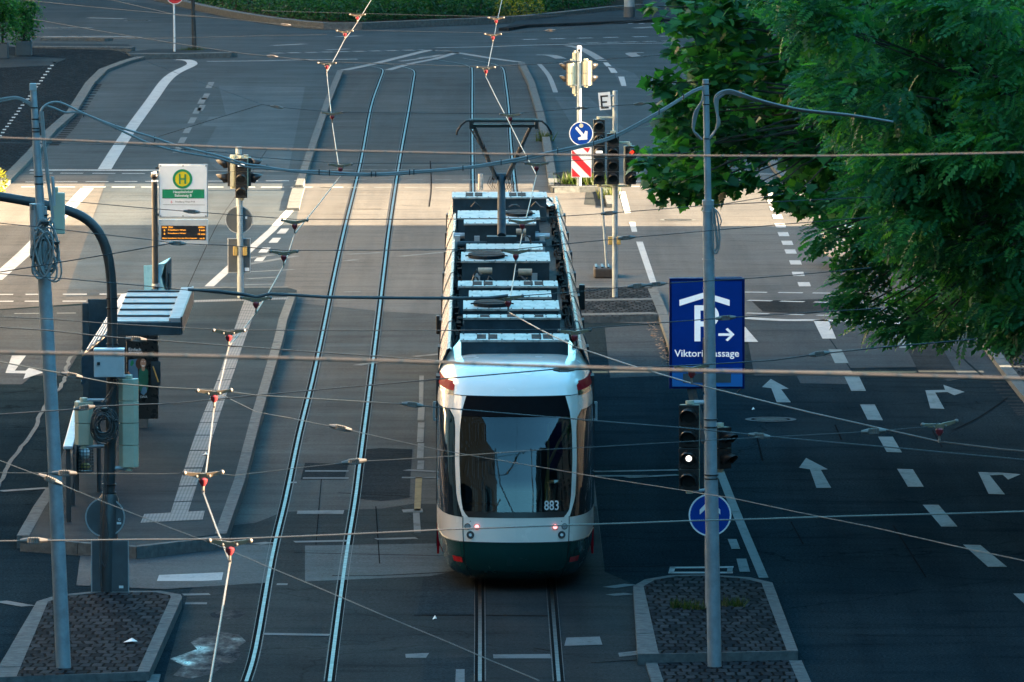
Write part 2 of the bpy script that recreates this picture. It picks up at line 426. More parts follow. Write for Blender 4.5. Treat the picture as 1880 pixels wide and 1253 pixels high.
# asphalt fields of different age; some tone steps copy the light falloff
def fields(name, mat, polys, z):
    mb = MB()
    for i, p in enumerate(polys): qp(mb, p, z+.0006*i)
    return structure(mb.build(name, M[mat]))
fields('track_pavement', 'asphalt_track', [
    [(625,131),(955,118),(990,200),(1008,270),(1015,322),(1060,560),(1082,800),(1110,1050),(1168,1075),(1205,1253),(300,1253),(345,1090),(412,1010),(470,770),(525,600),(548,530),(545,385),(556,312),(578,258),(604,185)]], .004)
fields('far_pavement_asphalt', 'asphalt_far', [[(-900,330),(-900,-60),(2600,-60),(2600,330)]], .002)
fields('shaded_track_pavement', 'asphalt_shaded', [[(425,965),(470,960),(520,940),(700,934),(760,925),(1095,930),(1110,1050),(1168,1075),(1205,1253),(300,1253),(345,1090),(412,1010)]], .0052)  # darker copy of the track tone; dim light near the camera painted in
fields('crossing_pavement', 'asphalt_old', [
    [(-60,322),(1960,322),(1960,600),(1700,597),(1450,590),(1366,586),(1240,596),(1060,590),(700,572),(540,556),(290,548),(-60,572)]], .006)
fields('light_falloff_lane', 'asphalt_mid', [  # in-between tone painted on the lanes to copy light fading towards the camera
    [(1366,587),(1500,590),(1580,706),(1470,704),(1462,690),(1385,690)], [(1502,590),(1700,597),(1800,690),(1740,700),(1700,674),(1562,676)], [(1700,598),(1960,602),(1960,690),(1806,690)],
    [(-60,573),(165,560),(150,640),(120,690),(60,690),(40,706),(-60,706)], [(1110,600),(1215,597),(1228,690),(1120,694)]], .0065)
fields('patch_and_shadow', 'asphalt_dark', [
    [(535,345),(552,341),(541,378),(490,377),(497,356)],  # a sign's cast shadow, put in as dark asphalt
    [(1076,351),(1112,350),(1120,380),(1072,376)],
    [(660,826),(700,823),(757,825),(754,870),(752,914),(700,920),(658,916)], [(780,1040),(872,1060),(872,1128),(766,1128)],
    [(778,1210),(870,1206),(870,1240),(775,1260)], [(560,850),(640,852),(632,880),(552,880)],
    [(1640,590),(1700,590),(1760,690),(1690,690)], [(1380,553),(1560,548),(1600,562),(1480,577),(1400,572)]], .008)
fields('asphalt_repair', 'asphalt_light', [
    [(402,158),(560,160),(530,312),(400,312),(385,300),(378,268),(398,232),(370,231),(385,215),(415,213)],
    [(480,325),(560,330),(520,420),(440,470)],
    [(1018,178),(1080,178),(1150,240),(1060,245)], [(1120,120),(1165,135),(1190,165),(1140,160)],
    [(560,1002),(1000,995),(930,1030),(790,1058),(560,1068)], [(150,1000),(500,1000),(492,1070),(300,1082),(140,1075)],
    [(200,320),(560,322),(520,530),(120,545)]], .0075)
fields('polished_patch', 'polished', [
    [(384,1127),(400,1122),(432,1121),(452,1125),(446,1133),(418,1137),(390,1134)],
    [(350,1180),(372,1166),(405,1160),(440,1166),(452,1178),(437,1188),(442,1200),(432,1216),(408,1222),(396,1236),(352,1246),(318,1240),(336,1222),(312,1210),(340,1200),(362,1192)]], .009)

# tram rails: running head, groove and outer lip
RAILS = [
 ([(452,1253),(470,1190),(499,1026),(524,920),(549,800),(573.5,700),(595,600),(614,505),(633.5,417),(662,300),(680.5,200),(697,150),(703,132),(697,126),(672,122),(630,119)], -1),
 ([(605,1253),(626,1090),(639,1000),(652,920),(661,850),(680.5,700),(693,600),(705,500),(715,417),(733,300),(751,200),(759,150),(761,135),(755,128),(730,122),(690,118)], 1),
 ([(881,1253),(881,1090),(878,800),(873,550),(868,330),(867,200),(867,132),(863,125),(850,119),(800,110)], -1),
 ([(1026,1253),(1013,1090),(990,800),(968,550),(941,300),(934,200),(928,150),(924,128),(915,122),(900,117),(850,108)], 1)]
mh, mg, ml = MB(), MB(), MB()
for pts, s in RAILS:
    ps = [G(x, y) for x, y in dens(pts, 4)]
    strip_w(mg, ps, .15, .0095, 0)
    strip_w(mh, ps, .047, .013, .0)
    strip_w(ml, ps, .016, .013, -s*.068)
    strip_w(ml, ps, .01, .012, s*.07)
structure(mg.build('rail_groove', M['groove'])); structure(mh.build('rail', M['rail'])); structure(ml.build('rail_lip', paint('rail_lip_steel', (.05,.05,.05), .6, metal=.5, spec=.1)))

# ------------------------------------------------------------------ road markings
W = MB(); FM = MB(); LM = MB(); WW = MB(); YY = MB(); Z = .0125
strip(W, dens([(322,110),(345,111),(353,117),(345,123),(322,134),(303,150),(280,182),(240,237),(215,274),(192,311)], 4), .36, Z)
strip(W, [(55,312.5),(300,313)], .45, Z); strip(WW, [(300,313),(556,315)], .4, Z)
def dashes(mb, x0, x1, y0, y1, pitch, ln, wd):
    x = x0
    while x < x1:
        a = (x-x0)/(x1-x0); b = (min(x+ln, x1)-x0)/(x1-x0); j = rnd.uniform(-2, 2)
        strip(mb, [(x+j, y0+(y1-y0)*a), (min(x+ln, x1)+j, y0+(y1-y0)*b)], wd, Z); x += pitch
dashes(W, 55, 290, 318, 319, 57, 42, .22); dashes(W, 47, 560, 334.5, 332, 55, 42, .24); dashes(W, 40, 640, 343.5, 344, 55, 42, .26)
dashes(WW, 590, 1010, 330, 331, 52, 30, .2); dashes(WW, 575, 860, 344, 345, 56, 36, .2); dashes(WW, 600, 760, 312, 312, 60, 50, .2)
dashes(W, 1150, 1420, 318, 320, 40, 30, .2); dashes(W, 1165, 1480, 333, 334, 52, 34, .24); dashes(W, 1150, 1440, 342.5, 343, 52, 34, .24)
strip(W, dens([(160,346),(120,389),(75,435),(40,470),(-10,514)], 3), .33, Z)
dashes(W, -20, 290, 541, 540, 67, 44, .26); dashes(W, -20, 290, 553.5, 553, 67, 44, .26); dashes(WW, 25, 140, 576, 575, 80, 60, .2); dashes(WW, 170, 260, 576, 575, 80, 40, .15)
strip(W, [(537,381),(500,422),(440,475),(384,526)], .2, Z)
for x, y in ((516,425),(501,442),(482,460),(474,476)): qp(W, [(x,y-5),(x+15,y-5),(x+8,y+4),(x-8,y+4)], Z)
for a, b in (((432,478),(500,468)),((430,490),(545,470)),((445,500),(540,495)),((455,512),(510,509)),((450,523),(500,522)),((640,467),(700,464)),((635,479),(655,477)),((735,471),(815,463)),((632,536),(662,536)),((655,671),(700,664)),((760,655),(810,650))):
    strip(WW, [a, b], .2, Z)
for x, y in ((1409,347),(1411,357),(1416,370),(1421,383),(1426,398),(1431,414),(1437,430),(1444,446),(1450,462),(1459,482),(1464,503),(1475,522)):
    k = 8+(y-340)*.016; qp(W, [(x-k,y-3.6),(x+k,y-3.6),(x+k+3,y+4),(x-k+3,y+4)], Z)
for p in ([(1136,352),(1148,352),(1158,391),(1147,392)],[(1155,408),(1166,408),(1170,426),(1160,426)],[(1168,444),(1180,444),(1206,521),(1194,521)]): qp(W, p, Z)
dashes(W, 1365, 1560, 536.5, 539, 64, 45, .22); dashes(W, 1310, 1700, 550, 560, 62, 44, .22); dashes(W, 1370, 1700, 575, 585, 64, 42, .2)
strip(W, dens([(1366,584),(1440,588),(1500,588),(1600,591),(1670,594),(1760,598)], 3), .42, Z)
for p in ([(1493,588),(1520,586),(1535,622),(1510,622)],[(1521,642),(1545,642),(1558,667),(1533,667)],[(1550,691),(1577,691),(1590,718),(1563,718)],
          [(1579,743),(1606,743),(1621,772),(1593,771)],[(1612,802),(1639,802),(1656,831),(1628,830)],[(1647,861),(1676,862),(1696,894),(1667,894)],
          [(1694,927),(1723,927),(1758,967),(1728,967)],[(1768,1000),(1800,1001),(1849,1041),(1814,1041)],[(1860,1090),(1896,1090),(1950,1135),(1910,1135)],
          [(1415,696),(1448,714),(1434,715),(1452,739),(1426,739),(1416,713),(1399,711)],
          [(1480,841),(1520,862),(1507,863),(1526,896),(1499,896),(1487,862),(1467,859)],
          [(1699,717),(1735,716),(1732,707),(1771,720),(1752,726),(1739,720),(1717,721),(1734,751),(1708,750)],
          [(1796,867),(1836,868),(1874,871),(1851,881),(1841,872),(1817,873),(1845,908),(1815,907)],
          [(1642,610),(1682,610),(1682,615),(1662,613),(1676,639),(1651,639)], [(1364,596),(1392,628),(1364,628)],
          [(22,653),(48,653),(27,681),(47,681),(54,675),(80,684),(43,696),(47,686),(10,685)],
          [(1336,990),(1352,990),(1359,1008),(1343,1008)],[(1352,1026),(1370,1026),(1377,1050),(1358,1050)],
          [(1230,1041),(1347,1040),(1346,1043),(1229,1044)],[(1229,1050),(1346,1050),(1345,1053),(1227,1053)],[(1230,1042),(1240,1042),(1237,1052),(1227,1052)],[(1336,1042),(1346,1042),(1344,1052),(1334,1052)],
          [(288,1067),(292,1056),(410,1051),(407,1065),(370,1067)]):
    qp(LM if (p[0][0] > 1310 and p[0][1] > 600) else W, p, Z)
strip(LM, [(1322,866),(1347,930),(1372,990),(1402,1061)], .135, Z)
for a, b in (((1090,866),(1245,863)),((1092,874),(1190,874)),((1150,877),(1245,872)),((738,877),(800,877)),((745,863),(802,866)),((560,865),(640,865)),((556,878),(640,878)),((528,886),(545,886)),
             ((508,1073),(528,1073)),((0,1104),(52,1113)),((540,995),(640,993)),((690,990),(765,988)),((470,999),(497,996)),((336,1092),(385,1091)),((340,1108),(380,1108)),((0,902),(88,896)),((484,1164),(605,1166)),((1118,1079),(1158,1073)),((1120,1093),(1155,1090))):
    strip(WW, [a, b], .22, Z)
for p in ([(546,938),(632,937),(630,944),(545,944)],[(744,1201),(788,1199),(782,1208),(745,1208)],[(905,1202),(1010,1201),(1012,1209),(906,1209)],[(837,1229),(853,1229),(853,1253),(836,1253)],
          [(1040,1171),(1101,1169),(1106,1184),(1036,1186)],[(1135,1199),(1178,1194),(1176,1202),(1137,1206)],[(738,936),(775,934),(777,941),(740,941)],[(770,690),(778,690),(777,745),(769,745)]): qp(WW, p, Z)
for y0, y1, x0, m in ((748,772,768,WW),(776,812,767.5,WW),(814,842,767,WW),(846,862,767,WW),(876,938,763,YY),(940,978,758,WW)):
    o = (y1-y0)*-.03; qp(m, [(x0,y0),(x0+12,y0),(x0+15,y1),(x0+2,y1)] if y0 > 930 else [(x0,y0),(x0+12,y0),(x0+11+o,y1),(x0-1+o,y1)], Z)
# far junction
for pts, wd in (([(632,129),(680,119),(745,103),(795,92),(838,97)],.4),([(712,129),(755,117),(800,108),(838,97)],.35),([(795,92),(838,97),(900,107),(952,114)],.4),([(800,88),(900,86),(985,83),(1100,81),(1245,79)],.5),
                ([(1042,84),(1062,88),(1085,99),(1106,112)],.42),([(500,84),(560,81)],.5),([(380,113),(480,112),(560,110),(656,109)],.55),([(770,107),(812,101)],.3),([(735,113),(800,104)],.3),([(990,118),(1008,140),(1020,170)],.2),
                ([(80,68),(190,67),(255,69)],.7),([(75,52),(170,51)],.4),([(160,33),(230,35)],.5),([(1170,105),(1158,98),(1182,97)],.5),([(985,101),(1012,102),(1030,108)],.5),([(1167,52),(1230,48)],.6),([(620,68),(660,66)],.5),([(600,92),(640,90)],.4)):
    strip(FM, dens(pts, 3) if len(pts) > 2 else pts, wd*.8, Z)
dashes(FM, 500, 780, 98, 92, 30, 21, .5); dashes(FM, 1045, 1250, 80, 75, 34, 24, .4); dashes(W, 960, 1240, 73, 66, 50, 26, .3); dashes(W, 1130, 1250, 43, 44, 22, 9, .4)
qp(W, [(1107,115),(1116,115),(1123,122),(1113,122)], Z); qp(W, [(1135,141),(1146,141),(1150,158),(1141,158)], Z); qp(W, [(1116,124),(1128,126),(1134,134),(1122,134)], Z)
for i in range(6): qp(WW, [(368-i*9,180+i*18),(380-i*9,180+i*18),(374-i*9,191+i*18),(362-i*9,191+i*18)], Z)
for i in range(3): qp(WW, [(383-i*8,151+i*21),(394-i*8,151+i*21),(388-i*8,162+i*21),(377-i*8,162+i*21)], Z)
structure(W.build('road_marking', M['white_line'])); structure(FM.build('junction_marking', marking('junction_paint', (.22,.235,.24)))); structure(LM.build('lane_marking', marking('lane_paint', (.15,.19,.2), 1))); structure(WW.build('worn_road_marking', M['worn_line'])); structure(YY.build('yellow_road_marking', M['yellow_line']))

# tar joints and seams
T = MB()
for pts, wd in (([(540,1015),(880,1022)],.05),([(610,1057),(720,1056),(1000,1040)],.07),([(480,1164),(604,1166)],.06),([(760,1130),(872,1130)],.05),([(892,1130),(1014,1131)],.06),([(690,930),(697,1035)],.015),([(590,880),(580,1000)],.012),
                ([(1085,1217),(1170,1212)],.04),([(620,905),(756,912)],.05),([(980,1190),(1014,1196)],.03),([(640,384),(700,384)],.1),([(650,496),(690,496)],.05),([(1390,804),(1400,846)],.03),([(1452,958),(1475,1000)],.02),([(1640,965),(1700,1060)],.025),([(1000,1040),(1400,1040)],.03),
                ([(1533,780),(1545,808)],.03),([(1712,790),(1730,822)],.02),([(1750,790),(1800,765),(1850,730)],.025),([(1680,640),(1700,690)],.03),([(790,296),(792,345),(788,380)],.03),([(490,275),(440,350),(395,420),(330,560)],.015)):
    strip(T, dens(pts, 5), wd, .0115)
structure(T.build('tar_joint', M['tar']))
# pale edge joint (stone edging) along the left platform road side
J = MB()
jag = []
for i, (x, y) in enumerate(dens([(222,560),(175,600),(158,640),(128,660),(118,700),(88,735),(60,790),(20,850),(-10,900)], 8)): jag.append((x+rnd.uniform(-3,3), y))
strip(J, jag, .07, .0125)
structure(J.build('edge_joint', M['kerb']))

# manhole covers
def manhole(px, py, r):
    mb = MB(); c = G(px, py, .0125)
    mb.mat(0).ring(c, r*.78, r, (0,0,1)); mb.mat(1).disc((c.x,c.y,.0123), r*.78, (0,0,1)); mb.mat(2).ring((c.x,c.y,.0135), r*.66, r*.78, (0,0,1))
    return structure(mb.build('manhole_cover', [M['kerb'], M['iron'], M['tar']]))
for a in ((1415,770,.44),(1245,404,.44),(253,38,.55),): manhole(*a)

# ------------------------------------------------------------------ pavements, islands, kerbs
PH = .18
slab('tram_platform', [(300,531),(528,528),(545,533),(520,600),(470,760),(412,978),(250,1003),(40,985),(95,880),(170,700),(225,590)], PH, M['asphalt_platform'])
K = MB()
kerb(K, [(537,538),(520,585),(512,620),(496,675),(470,765),(440,880),(405,980)], .17, PH+.004)
kerb(K, [(300,531),(420,528),(530,527)], .3, PH+.006); kerb(K, [(42,984),(72,930),(96,895)], .18, PH+.004); kerb(K, [(42,988),(250,1003),(405,985)], .16, PH+.006)
structure(K.build('platform_kerb', M['kerb']))
TA = MB()
def qz(mb, pts, z): mb.poly([G(x, y, z) for x, y in pts][::-1])
for pts in ([(452,552),(490,548),(475,565),(460,590),(440,640),(425,680),(410,720)],): pass
Lp = dens([(450,548),(442,570),(430,605),(398,700),(358,800),(313,943)], 5); Rp = dens([(488,548),(470,572),(456,605),(425,697),(391,800),(345,941)], 5)
for i in range(len(Lp)-1):
    a, b, c, d = Lp[i], Rp[i], Rp[i+1], Lp[i+1]
    k = .06
    c = (c[0]+(b[0]-c[0])*k, c[1]+(b[1]-c[1])*k); d = (d[0]+(a[0]-d[0])*k, d[1]+(a[1]-d[1])*k)
    qz(TA, [a, b, c, d], PH+.006)
qz(TA, [(265,944),(376,938),(372,954),(258,960)], PH+.008); qz(TA, [(340,552),(530,546),(526,550),(338,556)], PH+.008)
m, nt, b = nodes('tactile_ribbed')
g = nt.nodes.new('ShaderNodeNewGeometry').outputs['Position']
wv = nt.nodes.new('ShaderNodeTexWave'); wv.bands_direction = 'X'; wv.inputs['Scale'].default_value = 6; nt.links.new(g, wv.inputs[0])
wv2 = nt.nodes.new('ShaderNodeTexWave'); wv2.bands_direction = 'Y'; wv2.inputs['Scale'].default_value = .55; nt.links.new(g, wv2.inputs[0])
c = mix(nt, 'MULTIPLY', 1, ramp(nt, wv.outputs[0], [(.2, (.06,.065,.07)), (.6, (.12,.128,.13))]), ramp(nt, wv2.outputs[0], [(.02, (.6,.6,.6)), (.12, (1,1,1))]))
c = mix(nt, 'MULTIPLY', 1, c, ramp(nt, noise(nt, 2, 5, .7), [(.3, (.75,.75,.75)), (.7, (1.1,1.1,1.1))]))
nt.links.new(c, b.inputs['Base Color']); b.inputs['Roughness'].default_value = .7
structure(TA.build('tactile_paving', m))

def island(name, outer, h, kw, mat='cobble', kh=.004):
    slab(name, outer, h, M[mat])
    mb = MB(); kerb(mb, outer+[outer[0]], kw, h+kh); return structure(mb.build(name+'_kerb', M['kerb']))
island('traffic_island', [(78,1104),(110,1094),(190,1086),(290,1086),(322,1092),(324,1097),(263,1233),(8,1243)], .14, .15)
slab('lower_island', [(262,1237),(290,1238),(265,1330),(-20,1330),(0,1251)], .03, M['cobble'])
kk = MB(); kerb(kk, [(284,1238),(258,1330)], .15, .034); structure(kk.build('lower_island_kerb', M['kerb']))
island('traffic_island_2', [(1172,1076),(1193,1064),(1235,1057),(1300,1056),(1370,1061),(1408,1070),(1455,1195),(1190,1201)], .14, .14)
slab('lower_island_2', [(1188,1214),(1472,1212),(1520,1330),(1225,1330)], .03, M['cobble'])
kk = MB(); kerb(kk, [(1195,1214),(1232,1330)], .15, .034); kerb(kk, [(1460,1212),(1512,1330)], .16, .034); structure(kk.build('lower_island_kerb_2', M['kerb']))
slab('stop_island', [(1040,527),(1190,525),(1197,530),(1212,568),(1208,580),(1050,583)], .12, M['cobble'])
kk = MB(); kerb(kk, [(1040,527),(1196,526)], .35, .128); kerb(kk, [(1040,552),(1203,549)], .45, .126); kerb(kk, [(1198,530),(1215,570),(1235,625),(1250,680)], .2, .124); kerb(kk, [(1040,578),(1205,575)], .5, .125)
structure(kk.build('stop_island_kerb', M['kerb']))
lb = MB()
for i in range(160):
    t = rnd.random(); p = G(1190+38*t+rnd.uniform(-8,10), 585+85*t+rnd.uniform(-4,4), .015)
    lb.poly([p+Vector((rnd.uniform(-.05,.05), rnd.uniform(-.15,.15), rnd.uniform(0,.02))) for _ in range(3)])
structure(lb.build('leaf_litter', paint('dry_leaf', (.16,.08,.03), .8, var=.4)), 'stuff')
# far left pavement
slab('far_pavement', [(-60,360),(0,337),(60,277),(95,236),(130,207),(165,152),(188,126),(230,112),(262,104),(245,97),(150,86),(-60,86)], .1, M['cobble_far'])
kk = MB(); kerb(kk, [(-20,355),(3,336),(60,278),(95,237),(130,207),(165,152),(190,127),(230,112),(258,104)], .3, .106); structure(kk.build('far_pavement_kerb', M['kerb']))
gt = MB()
for i, (x, y) in enumerate(dens([(100,265),(130,232),(150,200),(178,155)], 10)): qp(gt, [(x-9,y),(x+9,y),(x+8,y+2.2),(x-10,y+2.2)], .006)
structure(gt.build('gutter_setts', M['asphalt_dark']))
tk = MB()
for i in range(26):
    t = i/25; x = 100-104*t+rnd.uniform(-1,1); y = 115+140*t; qz(tk, [(x-3,y-1),(x+3.5,y-1),(x+3,y+1),(x-3.5,y+1)], .106)
structure(tk.build('pavement_line', M['white_line']))
slab('pale_path', [(-20,100),(120,108),(95,120),(-20,125)], .106, M['asphalt_platform'])
slab('far_island', [(60,86),(62,79),(235,82),(246,87),(240,90)], .15, M['asphalt_platform'])
slab('far_island_2', [(232,96),(280,90),(400,91),(430,95),(425,98),(240,101)], .16, M['asphalt_platform'])
kk = MB(); kerb(kk, [(60,85),(245,87)], .5, .156); kerb(kk, [(236,99),(330,98.5),(430,96)], .5, .166); kerb(kk, [(75,69),(160,69),(200,70)], .6, .12); structure(kk.build('far_island_kerb', M['kerb']))
# dividers beside the tracks
kk = MB(); kerb(kk, [(625,129),(612,160),(600,190),(588,225),(576,260),(564,295),(556,318),(549,340)], .2, .14); structure(kk.build('track_divider', M['kerb']))
kk = MB(); kerb(kk, [(549,341),(543,360),(538,382)], .3, .08); kerb(kk, [(957,114),(975,150),(990,200),(1003,255),(1010,300),(1016,340)], .22, .14); structure(kk.build('track_divider_2', M['kerb']))
slab('signal_island', [(1015,318),(1040,315),(1095,316),(1112,338),(1108,343),(1018,345)], .14, M['cobble'])
kk = MB(); kerb(kk, [(1012,343),(1108,342)], .35, .15); kerb(kk, [(1114,345),(1122,375)], .2, .1); structure(kk.build('signal_island_kerb', M['kerb']))
# far planting bed with kerb
kp = [(290,-10),(340,2),(380,11),(430,21),(500,32),(560,39),(600,42),(660,42),(760,38),(860,34),(960,29),(1050,20),(1110,13),(1180,8)]
slab('planting_bed', kp+[(1180,-60),(290,-60)], .16, M['soil'])
kk = MB(); kerb(kk, kp, .35, .26); structure(kk.build('planting_bed_kerb', M['kerb']))
qq = MB(); strip(qq, dens([(150,-10),(300,4),(380,16),(450,28),(540,40)], 3), 2.2, .005); structure(qq.build('cycle_path', M['asphalt_light']))
slab('far_right_pavement', [(925,52),(960,46),(1060,42),(1260,33),(1260,10),(1110,14),(960,31)], .1, M['asphalt_platform'])
kk = MB(); kerb(kk, [(925,52),(960,46),(1060,42),(1260,33)], .4, .11); structure(kk.build('far_right_kerb', M['asphalt_dark']))
# right-hand pavement under the trees
rk = [(1246,84),(1252,100),(1268,112),(1290,126),(1330,180),(1375,240),(1430,310),(1500,385)]
slab('right_far_pavement', rk+[(1700,385),(1700,84)], .1, M['asphalt_platform'])
kk = MB(); kerb(kk, rk, .25, .11); structure(kk.build('right_far_kerb', M['kerb']))
rk2 = [(1700,545),(1760,575),(1800,600),(1822,640),(1850,678),(1885,722),(1960,800)]
slab('right_pavement', rk2+[(2300,800),(2300,545)], .1, M['cobble'])
kk = MB(); kerb(kk, rk2, .22, .11); structure(kk.build('right_pavement_kerb', M['kerb']))
gt = MB()
for i, (x, y) in enumerate(dens([(1752,598),(1790,640),(1822,690),(1880,760)], 12)): qp(gt, [(x-14,y),(x+18,y),(x+20,y+3),(x-12,y+3)], .006)
structure(gt.build('right_gutter_setts', M['asphalt_dark']))
lw = MB(); strip(lw, dens([(1290,84),(1262,90),(1256,94),(1262,99),(1285,104)],4), .6, .108); structure(lw.build('pavement_marking', M['worn_line']))

# ------------------------------------------------------------------ buildings along the street (unseen, outside the frame; sized and placed to shade and light it)
def building(name, label, x0, x1, y0, y1, h, mat, facing, floors):
    t = thing(name, label, 'building', ((x0+x1)/2, (y0+y1)/2, 0))
    mb = MB(); mb.box(((x0+x1)/2, (y0+y1)/2, h/2), (x1-x0, y1-y0, h)); mb.build('unseen_wall', mat, t)
    mb = MB(); mb.box(((x0+x1)/2, (y0+y1)/2, h+.25), (x1-x0+.6, y1-y0+.6, .5)); mb.build('unseen_cornice', mat if mat is M['brick'] else M['facade2'], t)
    wn = MB(); fh = h/floors; fr = MB()
    if facing in ('W', 'E'):
        xf = x0-.03 if facing == 'W' else x1+.03
        n = int((y1-y0)/3.2)
        for f in range(floors):
            for i in range(n):
                yc = y0+(i+.5)*(y1-y0)/n
                wn.box((xf, yc, f*fh+fh*.55), (.06, 1.3, fh*.55)); fr.box((xf, yc, f*fh+fh*.25), (.3, 1.6, .12))
    else:
        yf = y0-.03 if facing == 'S' else y1+.03
        n = int((x1-x0)/3.2)
        for f in range(floors):
            for i in range(n):
                xc = x0+(i+.5)*(x1-x0)/n
                wn.box((xc, yf, f*fh+fh*.55), (1.3, .06, fh*.55)); fr.box((xc, yf, f*fh+fh*.25), (1.6, .3, .12))
    for mb_, nm, mt in ((wn, 'window', 'black_glass'), (fr, 'window_sill', 'brick' if mat is M['brick'] else 'facade2')):
        if len(mb_.f) < 600: mb_.loose(nm, M[mt], t)
        else: o = mb_.build(nm, M[mt], t); o['kind'] = 'stuff'
    return t
G0, G1 = DY(416), DY(338)
building('unseen_building_right', 'unseen low dark building right of the street, letting sun onto the wires', 21, 36, 57, 80, 12.4, M['brick'], 'W', 3)
building('unseen_building_right', 'unseen tall dark block right of the street between two low ones', 21, 36, 40, 56.6, 34, M['brick'], 'W', 9)
building('unseen_building_right', 'unseen low block right of the street, letting sun onto the ribbed cables', 21, 36, 16, 39.6, 11.6, M['brick'], 'W', 3)
building('unseen_building_right', 'unseen tall stone building right of the street behind the leafy trees', 22, 36, 80.4, 139.6, 24, M['facade2'], 'W', 9)
building('unseen_building_right', 'unseen low building right of the street at the corner of the sunlit side road', 21, 36, 140, G0, 12.2, M['facade2'], 'W', 3)
building('unseen_building_right', 'unseen corner building right of the street beyond the sunlit side road', 24, 40, G1, 330, 30, M['facade2'], 'W', 9)
building('unseen_building_left', 'unseen building left of the street, near black to keep windscreen reflections dark', -42, -24, 20, 99.6, 40, M['brick'], 'E', 11)
building('unseen_building_left', 'unseen building left of the street beside the platform railing', -42, -25, 100, 133, 18, M['facade2'], 'E', 5)
building('unseen_building_left', 'unseen sunlit building left of the street, bouncing warm light onto the crossing', -34, -17.5, 134, 212, 22, M['facade'], 'E', 6)
building('unseen_building_left', 'unseen stone building left of the street beyond the crossing', -46, -30, 215, 330, 30, M['facade2'], 'E', 9)
building('unseen_building_rear', 'unseen broad building behind the camera, added to block sky light', -40, 40, -24, -6, 25, M['brick'], 'N', 7)
building('unseen_building_far', 'unseen long building beyond the hedge, added to dim the road sheen', -90, 90, 372, 390, 26, M['facade2'], 'S', 7)

# ------------------------------------------------------------------ tram
def lerp_t(tab, x):
    if x <= tab[0][0]: return tab[0][1]
    for (a, fa), (b, fb) in zip(tab, tab[1:]):
        if x <= b: return fa+(fb-fa)*(x-a)/(b-a)
    return tab[-1][1]
TY = DY(1090); TX = (947.5-940)/FPX*TY*1.0; TL = 39.8
tram = thing('tram', 'white and green tram with number 883 and red tail lights, seen from its rear', 'tram', (TX, TY, 0), rz=math.atan(.17/37))
Ft = [(.16,.34),(.22,.22),(.3,.12),(.5,.03),(.7,0),(1.04,.02),(1.5,.10),(2.0,.25),(2.4,.42),(2.67,.58),(2.8,.75),(2.9,1.0),(2.98,1.35),(3.04,1.8),(3.08,2.4),(3.10,3.1)]
Wt = [(.16,.9),(.25,1.0),(.5,1.07),(.8,1.1),(2.5,1.1),(2.7,1.085),(2.85,1.05),(2.95,1.0),(3.02,.94),(3.07,.86),(3.10,.78)]
Gt = [(0,0),(.15,.0075),(.3,.03),(.42,.059),(.5,.084),(.62,.135),(.7,.19),(.78,.33),(.85,.52),(.91,.8),(.96,1.2),(.985,1.6),(1,2.0)]
TS = [0,.15,.3,.42,.5,.56,.62,.66,.7,.74,.78,.82,.85,.88,.91,.935,.96,.975,.985,.993,1]
def nose(t, z, off=0.0):
    s = 1 if t >= 0 else -1; a = abs(t)
    W_ = lerp_t(Wt, z)
    return Vector((s*(a*W_ + off*a*a), lerp_t(Ft, z)+lerp_t(Gt, a)-off*(1-a*a*.6), z))
def patch(mb, z0, z1, t0, t1, off=0.0, nz=6, both=True, zs=None):
    """piece of the end shell between heights z0..z1 and plan parameters t0(z)..t1(z)"""
    f0 = t0 if callable(t0) else (lambda z: t0); f1 = t1 if callable(t1) else (lambda z: t1)
    zz = zs or [z0+(z1-z0)*i/nz for i in range(nz+1)]
    for s in ((1, -1) if both else (1,)):
        rows = []
        for z in zz:
            a, b = f0(z), f1(z)
            ts = [a+(b-a)*i/14 for i in range(15)]
            rows.append([nose(s*t if both else t, z, off) for t in ts])
        vs = [p for r in rows for p in r]; n = 15
        fs = []
        for i in range(len(rows)-1):
            for j in range(n-1):
                q = (i*n+j, i*n+j+1, (i+1)*n+j+1, (i+1)*n+j)
                fs.append(q if s > 0 else q[::-1])
        mb.add(vs, fs)
xw = lambda z: lerp_t([(1.04,.60),(1.10,.66),(1.3,.69),(1.8,.71),(2.2,.705),(2.45,.68),(2.67,.63)], z)
xp = lambda z: lerp_t([(1.04,.67),(1.3,.745),(1.8,.765),(2.2,.76),(2.34,.765),(2.42,.79),(2.46,.83)], z)
SKIRT = [.16,.19,.22,.26,.3,.4,.5,.6,.7]
